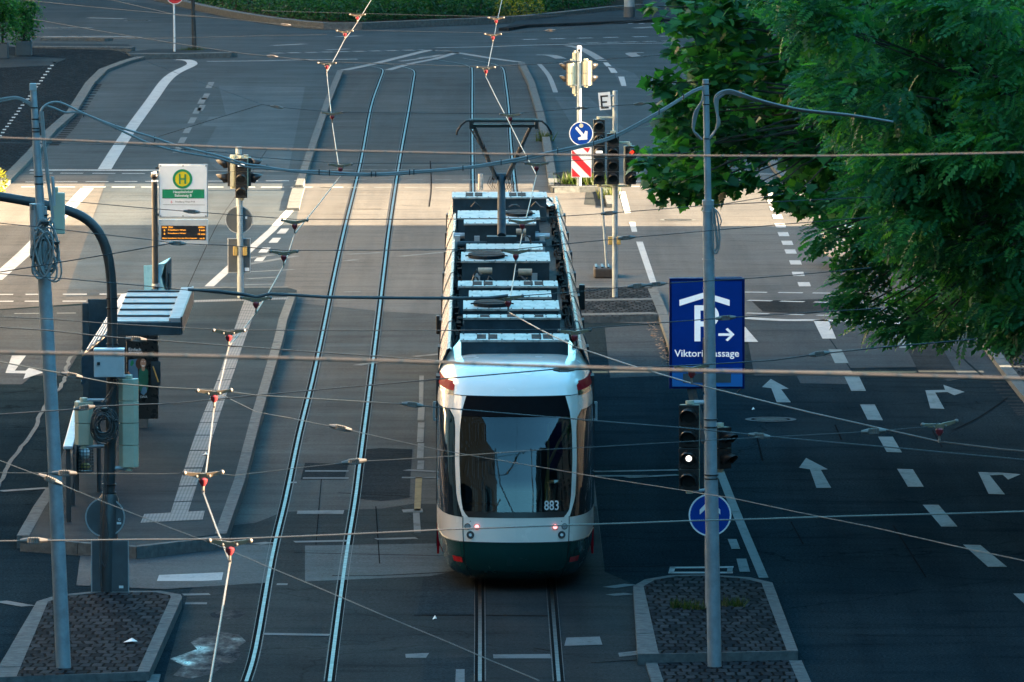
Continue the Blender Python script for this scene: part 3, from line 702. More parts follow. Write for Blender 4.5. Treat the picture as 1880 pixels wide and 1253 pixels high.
def end_shell(tr):
    parts = []
    a = MB(); patch(a, 0, 0, 0, 1, zs=SKIRT); parts.append(('bumper_skirt', a, 'green'))
    a = MB(); patch(a, .7, 1.04, 0, 1, nz=4); patch(a, 1.04, 2.67, xw, xp, nz=16)
    patch(a, 2.46, 2.67, lambda z: .83, 1, nz=3)
    patch(a, 2.67, 2.67, 0, 1, zs=[2.67,2.72,2.76,2.8,2.85,2.9,2.94,2.98,3.01,3.04,3.06,3.08,3.09,3.10]); parts.append(('end_cowl', a, 'white'))
    a = MB(); patch(a, 1.04, 2.46, lambda z: xp(z)+.004, 1, nz=14); parts.append(('corner_window', a, 'black_glass'))
    a = MB(); patch(a, 1.04, 2.67, -1, 1, both=False, nz=2); a = MB()
    f0 = lambda z: -xw(z); patch(a, 1.04, 2.67, f0, xw, both=False, nz=22); parts.append(('windscreen', a, 'windscreen'))
    # red and green flash on the upper corners
    a = MB(); patch(a, 2.715, 2.83, lambda z: .79 if z < 2.8 else .82, 1, off=.006, nz=5); parts.append(('red_stripe', a, 'red'))
    a = MB(); patch(a, 2.655, 2.715, .79, .96, off=.006, nz=2); parts.append(('green_stripe', a, 'green'))
    out = []
    for nm, mbb, mt in parts:
        if tr: mbb.v = [(p[0], TL-p[1], p[2]) for p in mbb.v]; mbb.f = [f[::-1] for f in mbb.f]
        (mbb.loose if nm in ('corner_window','red_stripe','green_stripe') else mbb.build)(nm, M[mt], tram, local=True, smooth=True)
    return out
E1 = end_shell(False); end_shell(True)
# lower dark lip of the windscreen and seams
a = MB(); patch(a, 1.04, 1.12, lambda z: -xw(z)+.01, lambda z: xw(z)-.01, off=.004, both=False, nz=2); a.build('windscreen_sill', M['black'], tram, local=True, smooth=True)
a = MB(); patch(a, 2.40, 2.665, lambda z: -xw(z)+.004, lambda z: xw(z)-.004, off=.005, both=False, nz=6); a.build('shaded_display', paint('display_shade_black', (.004,.004,.005), .6, spec=.05), tram, local=True, smooth=True)  # blank display; shade under the cowl put in as matte black over the glass
a = MB()
for s in (-1, 1): a.tube([nose(s*.665, z, .002) for z in (.2,.3,.5,.7,.9,1.05)], .006, 5)
a.tube([nose(-1+i/15, .7, .001) for i in range(31)], .006, 5); a.tube([nose(-.8+i*1.6/30, 2.67, .002) for i in range(31)], .006, 5)
a.loose('panel_joint', M['black'], tram, local=True)
# side walls
LV = [.16,.25,.5,.7,1.04,2.40,2.55,2.72,2.85,2.95,3.02,3.07,3.10]
def side(mb, z0, z1, off=0.0, y0=None, y1=None):
    zz = [z for z in LV if z0-1e-6 <= z <= z1+1e-6]
    for s in (-1, 1):
        for a_, b_ in zip(zz, zz[1:]):
            p = [Vector((s*(lerp_t(Wt, z)+off), y, z)) for z, y in ((a_, lerp_t(Ft, a_)+2 if y0 is None else y0), (a_, TL-lerp_t(Ft, a_)-2 if y1 is None else y1), (b_, TL-lerp_t(Ft, b_)-2 if y1 is None else y1), (b_, lerp_t(Ft, b_)+2 if y0 is None else y0))]
            mb.poly(p if s > 0 else p[::-1])
a = MB(); side(a, .16, .7); a.loose('side_skirt', M['green'], tram, local=True)
a = MB(); side(a, .7, 1.04); side(a, 2.40, 2.95); a.loose('body_side', M['white'], tram, local=True, smooth=True)
seams = [2.6+i*(TL-5.2)/7 for i in range(8)]
a = MB()
for i in range(7):
    y0, y1 = seams[i]+.45, seams[i+1]-.45
    k = 3
    for j in range(k):
        yy0 = y0+(y1-y0)*j/k+.06; yy1 = y0+(y1-y0)*(j+1)/k-.06
        for s in (-1, 1): a.box((s*1.098, (yy0+yy1)/2, 1.72), (.02, yy1-yy0, 1.3))
a.loose('side_window', M['black_glass'], tram, local=True)
a = MB(); side(a, 1.04, 2.40, off=-.006); a.loose('window_band', M['black'], tram, local=True)
a = MB()
for y in seams: 
    for s in (-1, 1): a.box((s*1.06, y, 1.6), (.1, .5, 2.4))
a.loose('gangway_bellows', M['rubber'], tram, local=True)
# sloping roof fairings in lengths, with straps between them
a = MB(); b = MB(); cuts = [2.9+i*(TL-5.4)/7 for i in range(8)]
for i in range(7):
    y0, y1 = cuts[i]+.03, cuts[i+1]-.03
    for s in (-1, 1):
        prof = [(1.087,2.70),(1.07,2.82),(1.03,2.94),(.985,3.04),(.955,3.12),(.915,3.14),(.90,3.10)]
        vs = [(s*x, y0, z) for x, z in prof]+[(s*x, y1, z) for x, z in prof]; n = len(prof)
        a.add(vs, [(j, n+j, n+j+1, j+1) if s > 0 else (j, j+1, n+j+1, n+j) for j in range(n-1)])
    for s in (-1, 1):
        b.tube([(s*x*1.002, cuts[i], z+.003) for x, z in prof], .012, 6)
a.loose('roof_fairing', M['white'], tram, local=True, smooth=True); b.loose('fairing_strap', M['box_blue'], tram, local=True)
a = MB(); a.box((0, TL/2, 2.93), (1.86, TL-6.0, .06)); a.box((0, TL/2, .75), (1.7, TL-5, .5)); a.build('roof_deck', M['tram_dark'], tram, local=True)
# red patches low on the sides
a = MB()
for s in (-1, 1): a.box((s*1.085, 3.4, .55), (.03, 2.2, .5))
a.loose('side_flash', M['red'], tram, local=True)
a = MB()
for s in (-1, 1): a.box((s*1.14, 2.4, 2.30), (.03, .06, .25)); a.box((s*1.1, 2.4, 2.42), (.1, .05, .03)); a.box((s*1.1, 2.4, 2.18), (.1, .05, .03))
a.loose('mirror_bracket', M['galv_soft'], tram, local=True)
a = MB()
a.box((1.2, 21.5, 2.45), (.1, .12, .42)); a.box((-1.16, 17.0, 2.35), (.06, .1, .3)); a.loose('side_mirror', M['black'], tram, local=True, bevel=.02)
# cab interior
a = MB(); a.box((0, 3.4, 1.75), (1.9, .05, 1.8)); a.box((0, 2.3, 1.05), (1.5, 2.4, .04)); a.box((0, .62, 1.12), (1.3, .5, .12)); a.box((-.45, 1.6, 1.45), (.5, .5, .7)); a.box((.45, 2.4, 1.4), (.45, .5, .7)); a.box((0, 2.4, 2.55), (1.6, 2.0, .05))
a.build('cab', M['interior'], tram, local=True)
a = MB(); a.tube([(.42,.9,1.1),(.42,.9,1.42),(.46,.95,1.7),(.6,1.0,2.0),(.72,1.05,2.2)], .02, 8); a.tube([(.42,.9,1.45),(.60,.9,1.46)], .022, 8); a.tube([(.45,.85,1.1),(.45,.85,2.3)], .016, 8); a.tube([(-.5,1.5,1.7),(-.3,1.5,1.7)], .02, 6)
a.loose('grab_pole', M['yellow'], tram, local=True, smooth=True)
a = MB(); a.box((0, .7, 2.33), (1.2, .12, .07)); a.build('display_housing', M['box_blue'], tram, local=True, bevel=.01)
a = MB(); a.tube([nose(-.02, 1.08, .02), nose(-.2, 1.5, .012), nose(-.26, 1.98, .012)], .008, 6); a.tube([nose(-.38, 1.1, .012), nose(-.26, 1.16, .02), nose(-.2, 1.3, .02)], .006, 6); a.loose('wiper', M['black'], tram, local=True)
# lamps
def lamp(t, z, r, mat, ringm):
    p = nose(t, z, .02); nn = Vector((t*.45,-1,.0)); mb = MB(); mb.mat(0).disc(p, r, nn, .03, 24); mb.mat(1).ring(p+nn*.003, r, r*1.28, nn, 24)
    return mb
for s in (-1, 1):
    lamp(s*.485, .915, .034, None, None).build('tail_light', [M['lamp_tail'], M['red']], tram, local=True)
    lamp(s*.60, .915, .034, None, None).build('indicator', [M['galv_soft'], M['ink']], tram, local=True)
    o = lamp(s*.565, .80, .042, None, None).build('headlight', [M['chrome'], M['ink']], tram, local=True)
    mb = MB(); p = nose(s*.565, .80, .027); mb.disc(p, .02, (0,-1,.05), .004, 16); ob = mb.build('bulb', M['sign_white'], o, local=True)
    mb = MB(); mb.disc(nose(s*.57, .985, .006), .007, (0,-1,0), .004, 10); mb.build('sensor', M['ink'], tram, local=True)
    mb = MB(); patch(mb, .40, .48, .70, .82, off=.006, both=False, nz=2) if s > 0 else patch(mb, .40, .48, -.82, -.70, off=.006, both=False, nz=2)
    mb.build('rear_reflector', M['reflector'], tram, local=True)

def text(body, parent, name, mat, loc, width=None, height=None, bold=0.0, align='CENTER', local=False, extr=.002, tilt=90):
    cu = bpy.data.curves.new('lettering', 'FONT'); cu.body = body; cu.size = 1; cu.extrude = 0; cu.offset = bold; cu.align_x = align; cu.align_y = 'CENTER'; cu.resolution_u = 3
    ob = bpy.data.objects.new('tmp_text', cu); COL.objects.link(ob)
    dg = bpy.context.evaluated_depsgraph_get(); me = bpy.data.meshes.new_from_object(ob.evaluated_get(dg))
    bpy.data.objects.remove(ob); bpy.data.curves.remove(cu)
    xs = [v.co.x for v in me.vertices]; ys = [v.co.y for v in me.vertices]
    if not xs: return None
    w_, h_ = max(xs)-min(xs), max(ys)-min(ys); cx = (max(xs)+min(xs))/2; cy = (max(ys)+min(ys))/2
    if align == 'LEFT': cx = min(xs)
    sy = height/h_ if height else None; sx = width/w_ if width else None
    sx = sx or sy; sy = sy or sx
    off = Vector((0,0,0)) if local or parent is None else ORG.get(parent.name, Vector((0,0,0)))
    L = Vector(loc)-off
    for v in me.vertices:
        x, y = (v.co.x-cx)*sx, (v.co.y-cy)*sy
        v.co = Vector((L.x+x, L.y+y*math.cos(R(tilt)), L.z+y*math.sin(R(tilt))))
    me.name = name; me.materials.append(mat); o = bpy.data.objects.new(name, me); COL.objects.link(o)
    if parent: o.parent = parent; ORG[o.name] = off
    return o
p = nose(.44, 1.21, .02); text('883', tram, 'fleet_number', M['sign_white'], (p.x, p.y-.012, 1.21), width=.2, height=.135, bold=.012, local=True)

# roof equipment (heights of tops given; photo rows fix where each stands along the roof)
def rooft(px, py, z):   # tram-local point at height z seen at this pixel
    q = G(px, py, z); return Vector((q.x-TX, q.y-TY, z))
def roofbox(name, x0, x1, ytop, yfront, ybot, zt, rect=(), hatch=None, mat='box_grey', front='box_blue'):
    a = rooft(x0, yfront, zt); b = rooft(x1, yfront, zt); c = rooft((x0+x1)/2, ytop, zt)
    zb = max(2.97, zt-(ybot-yfront)*(a.y+TY)/FPX*1.02)
    cx, cy = (a.x+b.x)/2, (a.y+c.y)/2
    mb = MB(); mb.mat(0).box((cx, cy, (zt-.02+2.97)/2), (b.x-a.x-.03, c.y-a.y-.05, zt-.02-2.97)); mb.mat(1).box((cx, cy, zt-.012), (b.x-a.x, c.y-a.y, .03))
    mb.mat(2)
    for i in range(9):
        for yy in (a.y+.1, c.y-.1): mb.box((a.x+.05+(b.x-a.x-.1)*i/8, yy, zt+.006), (.02,.05,.01))
    o = mb.build(name, [M[front], M[mat], M['iron']], tram, local=True)
    if rect:
        v = MB()
        for r0, r1 in rect:
            q0 = rooft(r0, 0, zt) if False else a.x+(r0-x0)/(x1-x0)*(b.x-a.x); q1 = a.x+(r1-x0)/(x1-x0)*(b.x-a.x)
            v.box(((q0+q1)/2, cy, zt+.006), (q1-q0, (c.y-a.y)*.62, .008))
        v.loose('vent', M['tram_dark'], o, local=True)
    if hatch:
        v = MB(); q0 = a.x+(hatch[0]-x0)/(x1-x0)*(b.x-a.x); q1 = a.x+(hatch[1]-x0)/(x1-x0)*(b.x-a.x); ry = (c.y-a.y)*.3
        n = 28; v.prism([((q0+q1)/2+(q1-q0)/2*math.cos(2*math.pi*i/n), cy+ry*math.sin(2*math.pi*i/n)-.2*ry, zt+.004) for i in range(n)], (0,0,.05))
        v.tube([((q0+q1)/2+(q1-q0)*.56*math.cos(math.pi*i/14), cy-ry*.9+ry*.3*math.sin(math.pi*i/14), zt+.05) for i in range(15)], .012, 5)
        v.build('hatch', M['tram_dark'], o, local=True)
    return o
roofbox('roof_unit', 846, 1047, 613, 625, 636, 3.28, [(877,894),(898,915),(978,996),(999,1017)])
roofbox('roof_unit', 853, 1033, 578, 584, 609, 3.42, [(884,901),(934,951),(985,1001)])
roofbox('roof_unit', 854, 1031, 552, 568, 578, 3.42, hatch=(873,942))
roofbox('roof_unit', 866, 1018, 534, 546, 552, 3.38)
roofbox('roof_unit', 847, 1031, 516, 526, 546, 3.40, [(874,891),(894,911),(968,985),(988,1004)])
roofbox('roof_unit', 855, 1019, 463, 480, 494, 3.42, hatch=(868,936))
roofbox('roof_unit', 866, 1007, 448, 459, 463, 3.38)
roofbox('roof_unit', 864, 997, 402, 411, 430, 3.42)
roofbox('roof_unit', 853, 1005, 387, 401, 404, 3.40, hatch=(941,992))
roofbox('roof_unit', 845, 1020, 353, 363, 370, 3.40, [(870,884),(887,901),(950,964),(966,981)])
# loose gear between the units
a = MB()
for x0, x1, y, z, r in ((870,1000,510,3.12,.05),(880,985,497,3.2,.035),(845,898,433,3.2,.05),(968,1022,434,3.2,.05),(848,1006,374,3.2,.09),(862,1000,383,3.12,.05)):
    a.tube([rooft(x0, y, z), rooft(x1, y, z)], r, 8)
for x, y in ((885,505),(990,505),(888,437),(981,437),(852,436),(1008,436),(862,365),(988,365)): p = rooft(x, y, 3.2); a.box((p.x, p.y, 3.08), (.09,.12,.3))
a.loose('roof_conduit', M['galv_soft'], tram, local=True, smooth=True)
a = MB()
for x0, x1, y in ((886,912,498),(960,985,500),(902,926,421),(960,978,426)): a.tube([rooft(x0, y, 3.3), rooft(x1, y, 3.3)], .055, 10)
a.loose('resistor', paint('ceramic_resistor', (.42,.33,.24), .6, var=.2, scale=14), tram, local=True, smooth=True)
a = MB()
for x, y in ((912,598),(921,598),(990,600),(878,598)):
    p = rooft(x, y, 3.25); a.ball(p+Vector((0,-.05,0)), .05, 6); a.tube([p, p+Vector((0,-.14,0))], .03, 8)
for k in range(4):
    cx = 880+k*34+rnd.uniform(-6,6); a.tube([rooft(cx-14, 606, 3.15)+Vector((0,-.1,0)), rooft(cx-6, 599, 3.22)+Vector((0,-.12,0)), rooft(cx+6, 599, 3.22)+Vector((0,-.12,0)), rooft(cx+14, 606, 3.15)+Vector((0,-.1,0))], .016, 6)
for px_, y0, y1 in ((838,640,355),(846,630,360)): pass
for s in (-1, 1):
    for i in range(46):
        y = 4+i*(TL-7)/46+rnd.uniform(-.1,.3); x = s*rnd.uniform(.79,.87); h = rnd.uniform(.05,.16)
        a.box((x, y, 2.97+h/2), (rnd.uniform(.03,.1), rnd.uniform(.1,.5), h))
    pts = [(s*(.84+.02*math.sin(i*1.7)), 4+i*.8, 3.03+.03*math.sin(i*2.3)) for i in range(int((TL-8)/.8))]
    a.tube(pts, .022, 6); a.tube([(x-s*.04, y, z-.02) for x, y, z in pts], .016, 6)
o = a.build('roof_cable', paint('roof_grime_black', (.006,.007,.008), .9, spec=.03), tram, local=True); o['kind'] = 'stuff'
a = MB()
for px_, y, z0, z1, r in ((900,349,3.12,3.42,.05),):
    p = rooft(px_, y, z0); a.tube([(p.x,p.y,z0),(p.x,p.y,z1)], r, 10)
p = rooft(977, 632, 3.11); a.tube([(p.x,p.y,3.05),(p.x,p.y,3.16),(p.x,p.y,3.2)], [.04,.035,.02], 10)
p = rooft(950, 350, 3.2); a.tube([(p.x,p.y,3.1),(p.x,p.y,3.2)], [.05,.01], 10)
a.loose('antenna', M['box_grey'], tram, local=True, smooth=True)
a = MB(); a.prism([nose(-.62,3.1)+Vector((.0,.1,.0)), nose(.62,3.1)+Vector((0,.1,0)), nose(.45,3.1)+Vector((0,.9,0)), nose(-.45,3.1)+Vector((0,.9,0))], (0,0,.035)); a.loose('cowl_edge', M['white'], tram, local=True, bevel=.01)
a = MB(); a.box((0, TL-2.45, 3.06), (1.5, 1.6, .08)); a.box((0, TL-3.2, 3.08), (1.75, .6, .1)); a.loose('roof_cap', M['white'], tram, local=True, bevel=.02)
hs = MB()
for k in range(34):
    px_ = rnd.uniform(866, 1010); py_ = rnd.choice((372,380,418,426,440,488,500,508,556,590,600,520)); zz_ = rnd.uniform(3.12,3.3); wd_ = rnd.uniform(8,46)
    a0 = rooft(px_, py_, zz_); a1 = a0+Vector((wd_/FPX*120, rnd.uniform(-.25,.25), rnd.uniform(-.12,.05)))
    hs.tube([a0, a0.lerp(a1,.35)+Vector((0,-.05,rnd.uniform(.03,.12))), a0.lerp(a1,.7)+Vector((0,-.02,rnd.uniform(0,.1))), a1], rnd.uniform(.01,.02), 6)
hs.loose('roof_hose', M['cable_dark'], tram, local=True, smooth=True)
hs = MB()
for k in range(26):
    px_ = rnd.uniform(862, 1012); py_ = rnd.choice((376,424,438,490,504,512,600)); a0 = rooft(px_, py_, 3.1); hs.box((a0.x, a0.y, 3.02+.06), (rnd.uniform(.05,.22), rnd.uniform(.08,.3), rnd.uniform(.1,.34)))
hs.loose('roof_bracket', M['sign_back'], tram, local=True)
# pantograph
ZC = 5.42
hd = G(936, 224, ZC-.06); hx, hy = hd.x-TX, hd.y-TY
bs = rooft(933, 434, 3.3); kn = Vector((bs.x+.0, bs.y+1.2, CAMH-(323+523)*(TY+bs.y+1.2)/FPX*1.0))
pg = MB(); pg.tube([bs, kn], [.075,.062], 12); pg.box((bs.x, bs.y+.05, 3.2), (.5,.4,.2)); pg.tube([(bs.x-.75,bs.y+.1,3.16),(bs.x+.75,bs.y+.1,3.16)], .05, 8)
pan = pg.build('pantograph_arm', M['box_blue'], tram, local=True, smooth=True)
pg = MB()
wpx = (TY+hy)/FPX
for s, xe in ((-1, -54), (1, 49)):
    mid = Vector((kn.x+s*.10, kn.y, kn.z)); end = Vector((hx+xe*wpx, hy+.15, ZC-.16)); m_ = mid.lerp(end, .62)
    pg.tube([mid+Vector((0,0,-.02)), m_], .042, 8); pg.tube([m_, end], .03, 8)
pg.tube([Vector((kn.x-.16,kn.y,kn.z)), Vector((kn.x+.16,kn.y,kn.z))], .06, 10)
pg.tube([Vector((kn.x-.12,kn.y,kn.z+.1)), Vector((hx-60*wpx, hy+.12, ZC-.2))], .014, 6)
for k in range(6):
    s = -1 if k % 2 else 1; x0 = kn.x+s*(.09+.02*k); pg.tube([(x0, kn.y, kn.z), (x0+s*.05, kn.y-.05, kn.z-.12), (x0-s*.02, kn.y-.04, kn.z-.22), (x0-s*.05, kn.y, kn.z-.1)], .007, 5)
pg.build('pantograph_frame', M['black'], pan, local=True, smooth=True)
pg = MB()
for dy in (-.12, .18): pg.box((hx, hy+dy, ZC-.04), (128*wpx, .05, .04))
pg.box((hx, hy+.03, ZC-.13), (122*wpx, .06, .05))
for s in (-1, 1):
    pg.tube([(hx+s*62*wpx, hy, ZC-.04), (hx+s*70*wpx, hy, ZC-.05), (hx+s*79*wpx, hy, ZC-.12), (hx+s*86*wpx, hy, ZC-.22), (hx+s*87*wpx, hy, ZC-.28)], .018, 6); pg.box((hx+s*60*wpx, hy+.03, ZC-.1), (.06, .4, .14))
pg.build('pantograph_head', M['black'], pan, local=True)

# ------------------------------------------------------------------ street furniture
def head(parent, px, y0, y1, wpx, Y, n, face=0, lit={}, back='cream', col='black', vis=.2, symbols={}):
    """a signal head of n chambers hung at photo rows y0..y1; face = turn about Z (0 looks at the camera)"""
    a = Q(px, y0, Y); b = Q(px, y1, Y); H = a.z-b.z; wd = wpx/FPX*Y; ch = H/n
    Mz = Matrix.Rotation(face, 3, 'Z'); c0 = Vector((a.x, Y, 0))
    T = lambda x, y, z: c0 + Mz @ Vector((x, y, 0)) + Vector((0, 0, z))
    mb = MB()
    for i in range(n):
        zc = a.z-(i+.5)*ch
        mb.mat(0); mb.box(T(0, -.05, zc), (wd, .05, ch-.008), M=Mz); mb.mat(1)
        q = [(-wd/2, -.025), (wd/2, -.025), (wd/2, .05), (wd*.28, .11), (-wd*.28, .11), (-wd/2, .05)]
        mb.prism([T(x, y, zc-ch/2+.004) for x, y in q], (0, 0, ch-.008))
    mb.mat(1); mb.tube([T(0, .03, a.z), T(0, .03, a.z+.05)], wd*.22, 10); mb.tube([T(0, .03, b.z-.05), T(0, .03, b.z)], wd*.2, 10)
    h = mb.build('signal_head', [M[col], M[back]], parent, bevel=.006)
    lr = min(wd, ch)*.36
    for i in range(n):
        zc = a.z-(i+.5)*ch
        mb = MB(); nrm = Mz @ Vector((0,-1,0)); mb.disc(T(0, -.078, zc), lr, nrm, .01, 20)
        mb.build('signal_lens', M['lens'], h)
        mb = MB(); r_ = lr*1.18; m_ = 18; k0, k1 = -.18*math.pi, 1.18*math.pi
        vs = []
        for j in range(m_+1):
            an = k0+(k1-k0)*j/m_; L = vis*(.5+.5*max(0, math.sin(an))**.7 if math.sin(an) > 0 else .5+.3*math.sin(an))
            x, z = r_*math.cos(an), r_*math.sin(an)
            vs += [T(x, -.07, zc+z), T(x*.94, -.07-L, zc+z*.94-.02)]
        mb.add(vs, [(2*j, 2*j+2, 2*j+3, 2*j+1) for j in range(m_)])
        o = mb.build('signal_visor', M['black'], h, smooth=True)
        s_ = o.modifiers.new('thick', 'SOLIDIFY'); s_.thickness = .006
        if i in lit:
            mb = MB(); kind = lit[i]
            if kind == 'bar': mb.box(T(0, -.085, zc), (lr*1.6, .006, lr*.55), M=Mz); mt = M['lamp_white']
            elif kind == 'dot': mb.disc(T(0, -.085, zc), lr*.42, nrm, .006, 18); mt = M['lamp_white']
            else:
                k = lr; mb.prism([T(x*k, -.084, zc+z*k) for x, z in ((.9,.1),(.15,.85),(.15,.35),(-.9,.35),(-.9,-.2),(.15,-.2),(.15,-.65))], nrm*.004); mt = M['lamp_red']
            mb.build('lit_symbol', mt, h)
        if i in symbols:
            mb = MB(); k = lr
            for bx in ((-.45,0,.16,1.0),(-.2,.0,.4,.16),(.05,0,.16,1.0),(.35,.0,.14,1.1),(.5,.1,.5,.14)): mb.box(T(bx[0]*k, -.085, zc+bx[1]*k), (bx[2]*k, .005, bx[3]*k), M=Mz)
            mb.loose('lit_symbol', M['sign_white'], h)
    return h
def mast(parent, name, px0, y0, px1, y1, Y, zbase, dia_px, mat, sleeve=None, n=14):
    a = G(px0, y0, zbase) if False else Q(px0, y0, Y); b = Q(px1, y1, Y); r = dia_px/FPX*Y/2
    a = Vector((a.x, Y, zbase))
    mb = MB(); mb.tube([a, a.lerp(b, .5), b], [r, r*.96, r*.9], n); o = mb.build(name, M[mat], parent, smooth=True)
    return o, a, b, r
def round_plate(parent, name, px, py, rpx, Y, mats, back=False):
    c = Q(px, py, Y); r = rpx/FPX*Y; mb = MB()
    mb.mat(0).disc(c, r, (0,-1,0), .006, 40); mb.mat(1).ring(c+Vector((0,-.002,0)), r*.93, r, (0,-1,0))
    return mb.build(name, mats, parent), c, r
def px_poly(mb, pts, Y, th=.003):
    mb.prism([Q(x, y, Y) for x, y in pts], (0, -th, 0))
def bands(parent, a, b, r, ts, mat='ink'):
    mb = MB()
    for t in ts:
        p = a.lerp(b, t); mb.tube([p+Vector((0,0,-.012)), p+Vector((0,0,.012))], r*1.06, 14)
    return mb.loose('clamp_band', M[mat], parent)

# --- galvanised cable mast, left foreground
Yl = 95.0
t = thing('cable_mast', 'tall leaning galvanised mast at the left with a big cable coil', 'mast', (Q(116,1300,Yl).x, Yl, 0))
a = Vector((Q(118,1330,Yl).x, Yl, 0)); b = Q(60.5, 156, Yl); r = .5*27/FPX*Yl
k0 = Q(98, 805, Yl); k1 = Q(74, 380, Yl)
mb = MB(); mb.tube([a, k0.lerp(a,.5), k0, k1], [r*1.03, r, r*.93, r*.9], 18); mb.tube([k1, b], [r*.62, r*.42], 16); mb.box(Q(66,280,Yl)+Vector((0,.0,0)), (.01,.01,.01)); mb.build('mast_tube', M['galv'], t, smooth=True)
mb = MB(); p = Q(60.5,160,Yl); mb.box(p, (.085,.085,.09)); mb.build('mast_cap', M['galv_soft'], t, bevel=.006)
mb = MB(); p0 = Q(80, 375, Yl); p1 = Q(64, 470, Yl)
mb.tube([Q(64,374,Yl-.1), Q(66,470,Yl-.1)], .07, 10); mb.tube([Q(72,376,Yl-.1), Q(74,470,Yl-.1)], .06, 10); mb.loose('cable_sleeve', M['galv_soft'], t, smooth=True)
mb = MB(); mb.tube([Q(96,325,Yl), Q(98,345,Yl), Q(99,378,Yl)], .022, 8); mb.build('bracket', M['galv_soft'], t)
mb = MB(); c = Q(108,392,Yl+.3); mb.box(c, (22/FPX*Yl, .12, 76/FPX*Yl)); mb.box(c+Vector((-.04,0,.29)), (.06,.1,.08)); mb.build('junction_box', M['cream'], t, bevel=.01)
for yy in (198,219,236,242,324,338,395):
    tt = (yy-380)/(156-380); p = k1.lerp(b, tt) if yy < 380 else k1.lerp(k0, (yy-380)/(805-380)); rr = r*(.62-.2*tt)*1.08 if yy < 380 else r*1.1
    mb = MB(); mb.tube([p+Vector((0,0,-.008)), p+Vector((0,0,.008))], rr, 14); mb.build('cable_tie', M['ink'], t)
def coil(name, label, px, py, rx, ry, Y, n, mat, seed, thick=.014, tail=None):
    rr = random.Random(seed); t = thing(name, label, 'cable coil', Q(px, py, Y))
    for i in range(n):
        cx, cy = px+rr.uniform(-rx*.22, rx*.22), py+rr.uniform(-ry*.1, ry*.3); ax, ay = rx*rr.uniform(.3,.95), ry*rr.uniform(.45,.95); rot = rr.uniform(-.4,.4)
        pts = []
        for j in range(29):
            an = 2*math.pi*j/28; x = ax*math.cos(an)*(1+.1*math.sin(an)); y = ay*math.sin(an)
            pts.append(Q(cx+x*math.cos(rot)-y*math.sin(rot), cy+x*math.sin(rot)+y*math.cos(rot), Y-.02-i*.011+rr.uniform(-.01,.01)))
        mb = MB(); mb.tube(pts, thick*rr.uniform(.85,1.15), 7); mb.build('cable_loop', M[mat], t, smooth=True)
    mb = MB()
    for ax_, ay_ in ((.05,-1),(.85,-.2),(-.8,.35)):
        p = Q(px+rx*ax_*.8, py+ry*ay_*.8, Y-.08); mb.box(p, (.1,.2,.025))
    mb.loose('cable_tie', M['ink'], t)
    return t
coil('cable_coil', 'thick oval coil of grey cable tied to the leaning mast', 82, 455, 29, 58, Yl-.17, 16, 'cable_grey', 3, .0115)
mb = MB(); mb.tube([Q(59,385,Yl-.17), Q(60,376,Yl-.2), Q(66,377,Yl-.22), Q(69,400,Yl-.2), Q(66,440,Yl-.18)], .016, 7)
for i in range(2): mb.tube([Q(74+i*4,205,Yl-.06), Q(80+i*3,270,Yl-.08), Q(88+i*2,340,Yl-.1), Q(92+i*3,370,Yl-.1), Q(96+i*2,400,Yl-.12), Q(86+i*3,415,Yl-.14)], .014, 7)
tag(mb.build('hanging_cable', M['cable_grey'], smooth=True), 'loose grey cables running down the leaning mast to its coil', 'cable')

# --- galvanised mast, right foreground
Yr = 96.0
t = thing('cable_mast', 'tall upright galvanised mast standing in front of the blue parking sign', 'mast', (Q(1316,1290,Yr).x, Yr, 0))
a = Vector((Q(1316,1330,Yr).x, Yr, 0)); j1 = Q(1300, 372, Yr); b = Q(1295.5, 146, Yr); r = .5*26/FPX*Yr
j0 = Q(1312, 1229, Yr); j2 = Q(1306, 880, Yr)
mb = MB(); mb.tube([j0, j2], [r, r*.95], 20); mb.tube([j2, j1], [r*.86, r*.78], 20); mb.tube([j1, b], [r*.5, r*.44], 16); mb.build('mast_tube', M['galv'], t, smooth=True)
mb = MB(); mb.tube([a, j0], r*1.05, 20); mb.build('mast_foot', M['dark_steel'], t, smooth=True)
mb = MB(); mb.tube([j1+Vector((0,0,-.03)), j1+Vector((0,0,.03))], r*.86, 20); mb.build('mast_collar', M['galv_soft'], t)
for yy, rr in ((155,.5),(175,.5),(192,.5),(255,.5),(388,.84),(476,.84),(770,.9),(784,.9),(872,.96),(879,.96)):
    p = b.lerp(j1, (yy-146)/(372-146)) if yy < 372 else j1.lerp(j2, (yy-372)/(880-372)) if yy < 880 else j2
    mb = MB(); mb.tube([p+Vector((0,0,-.007)), p+Vector((0,0,.007))], r*rr*1.08, 16); mb.build('clamp_band', M['ink' if yy not in (388, 476) else 'galv_soft'], t)
def ropes(name, label, specs, mat, cat='cable'):
    mb = MB()
    for pts, Y, th in specs:
        mb.tube([Q(x, y, Y if not isinstance(Y, (list, tuple)) else Y[0]+(Y[1]-Y[0])*i/(len(dens(pts,5))-1)) for i, (x, y) in enumerate(dens(pts, 5))], th, 7)
    return tag(mb.build(name, M[mat], smooth=True), label, cat)
L2 = []
for i in range(3):
    L2.append(([(1291,165),(1289,185),(1281-i*2.5,205),(1276-i*2,225),(1274-i*.5,240),(1280,251-i*2),(1289,257)], Yr-.05-i*.02, .012))
    L2.append(([(1302,255),(1311-i,245),(1317+i*2,228),(1316+i,210),(1312+i*3,185),(1318+i*4,172+i*2),(1335,166+i*3),(1350,168+i*3),(1400,185+i*1.5),(1470,201+i*1.5),(1560,211+i),(1640,224)], Yr-.05+i*.03, .013))
ropes('hanging_cable', 'grey cable loops at the top of the upright mast, leading into the trees', L2, 'cable_grey')
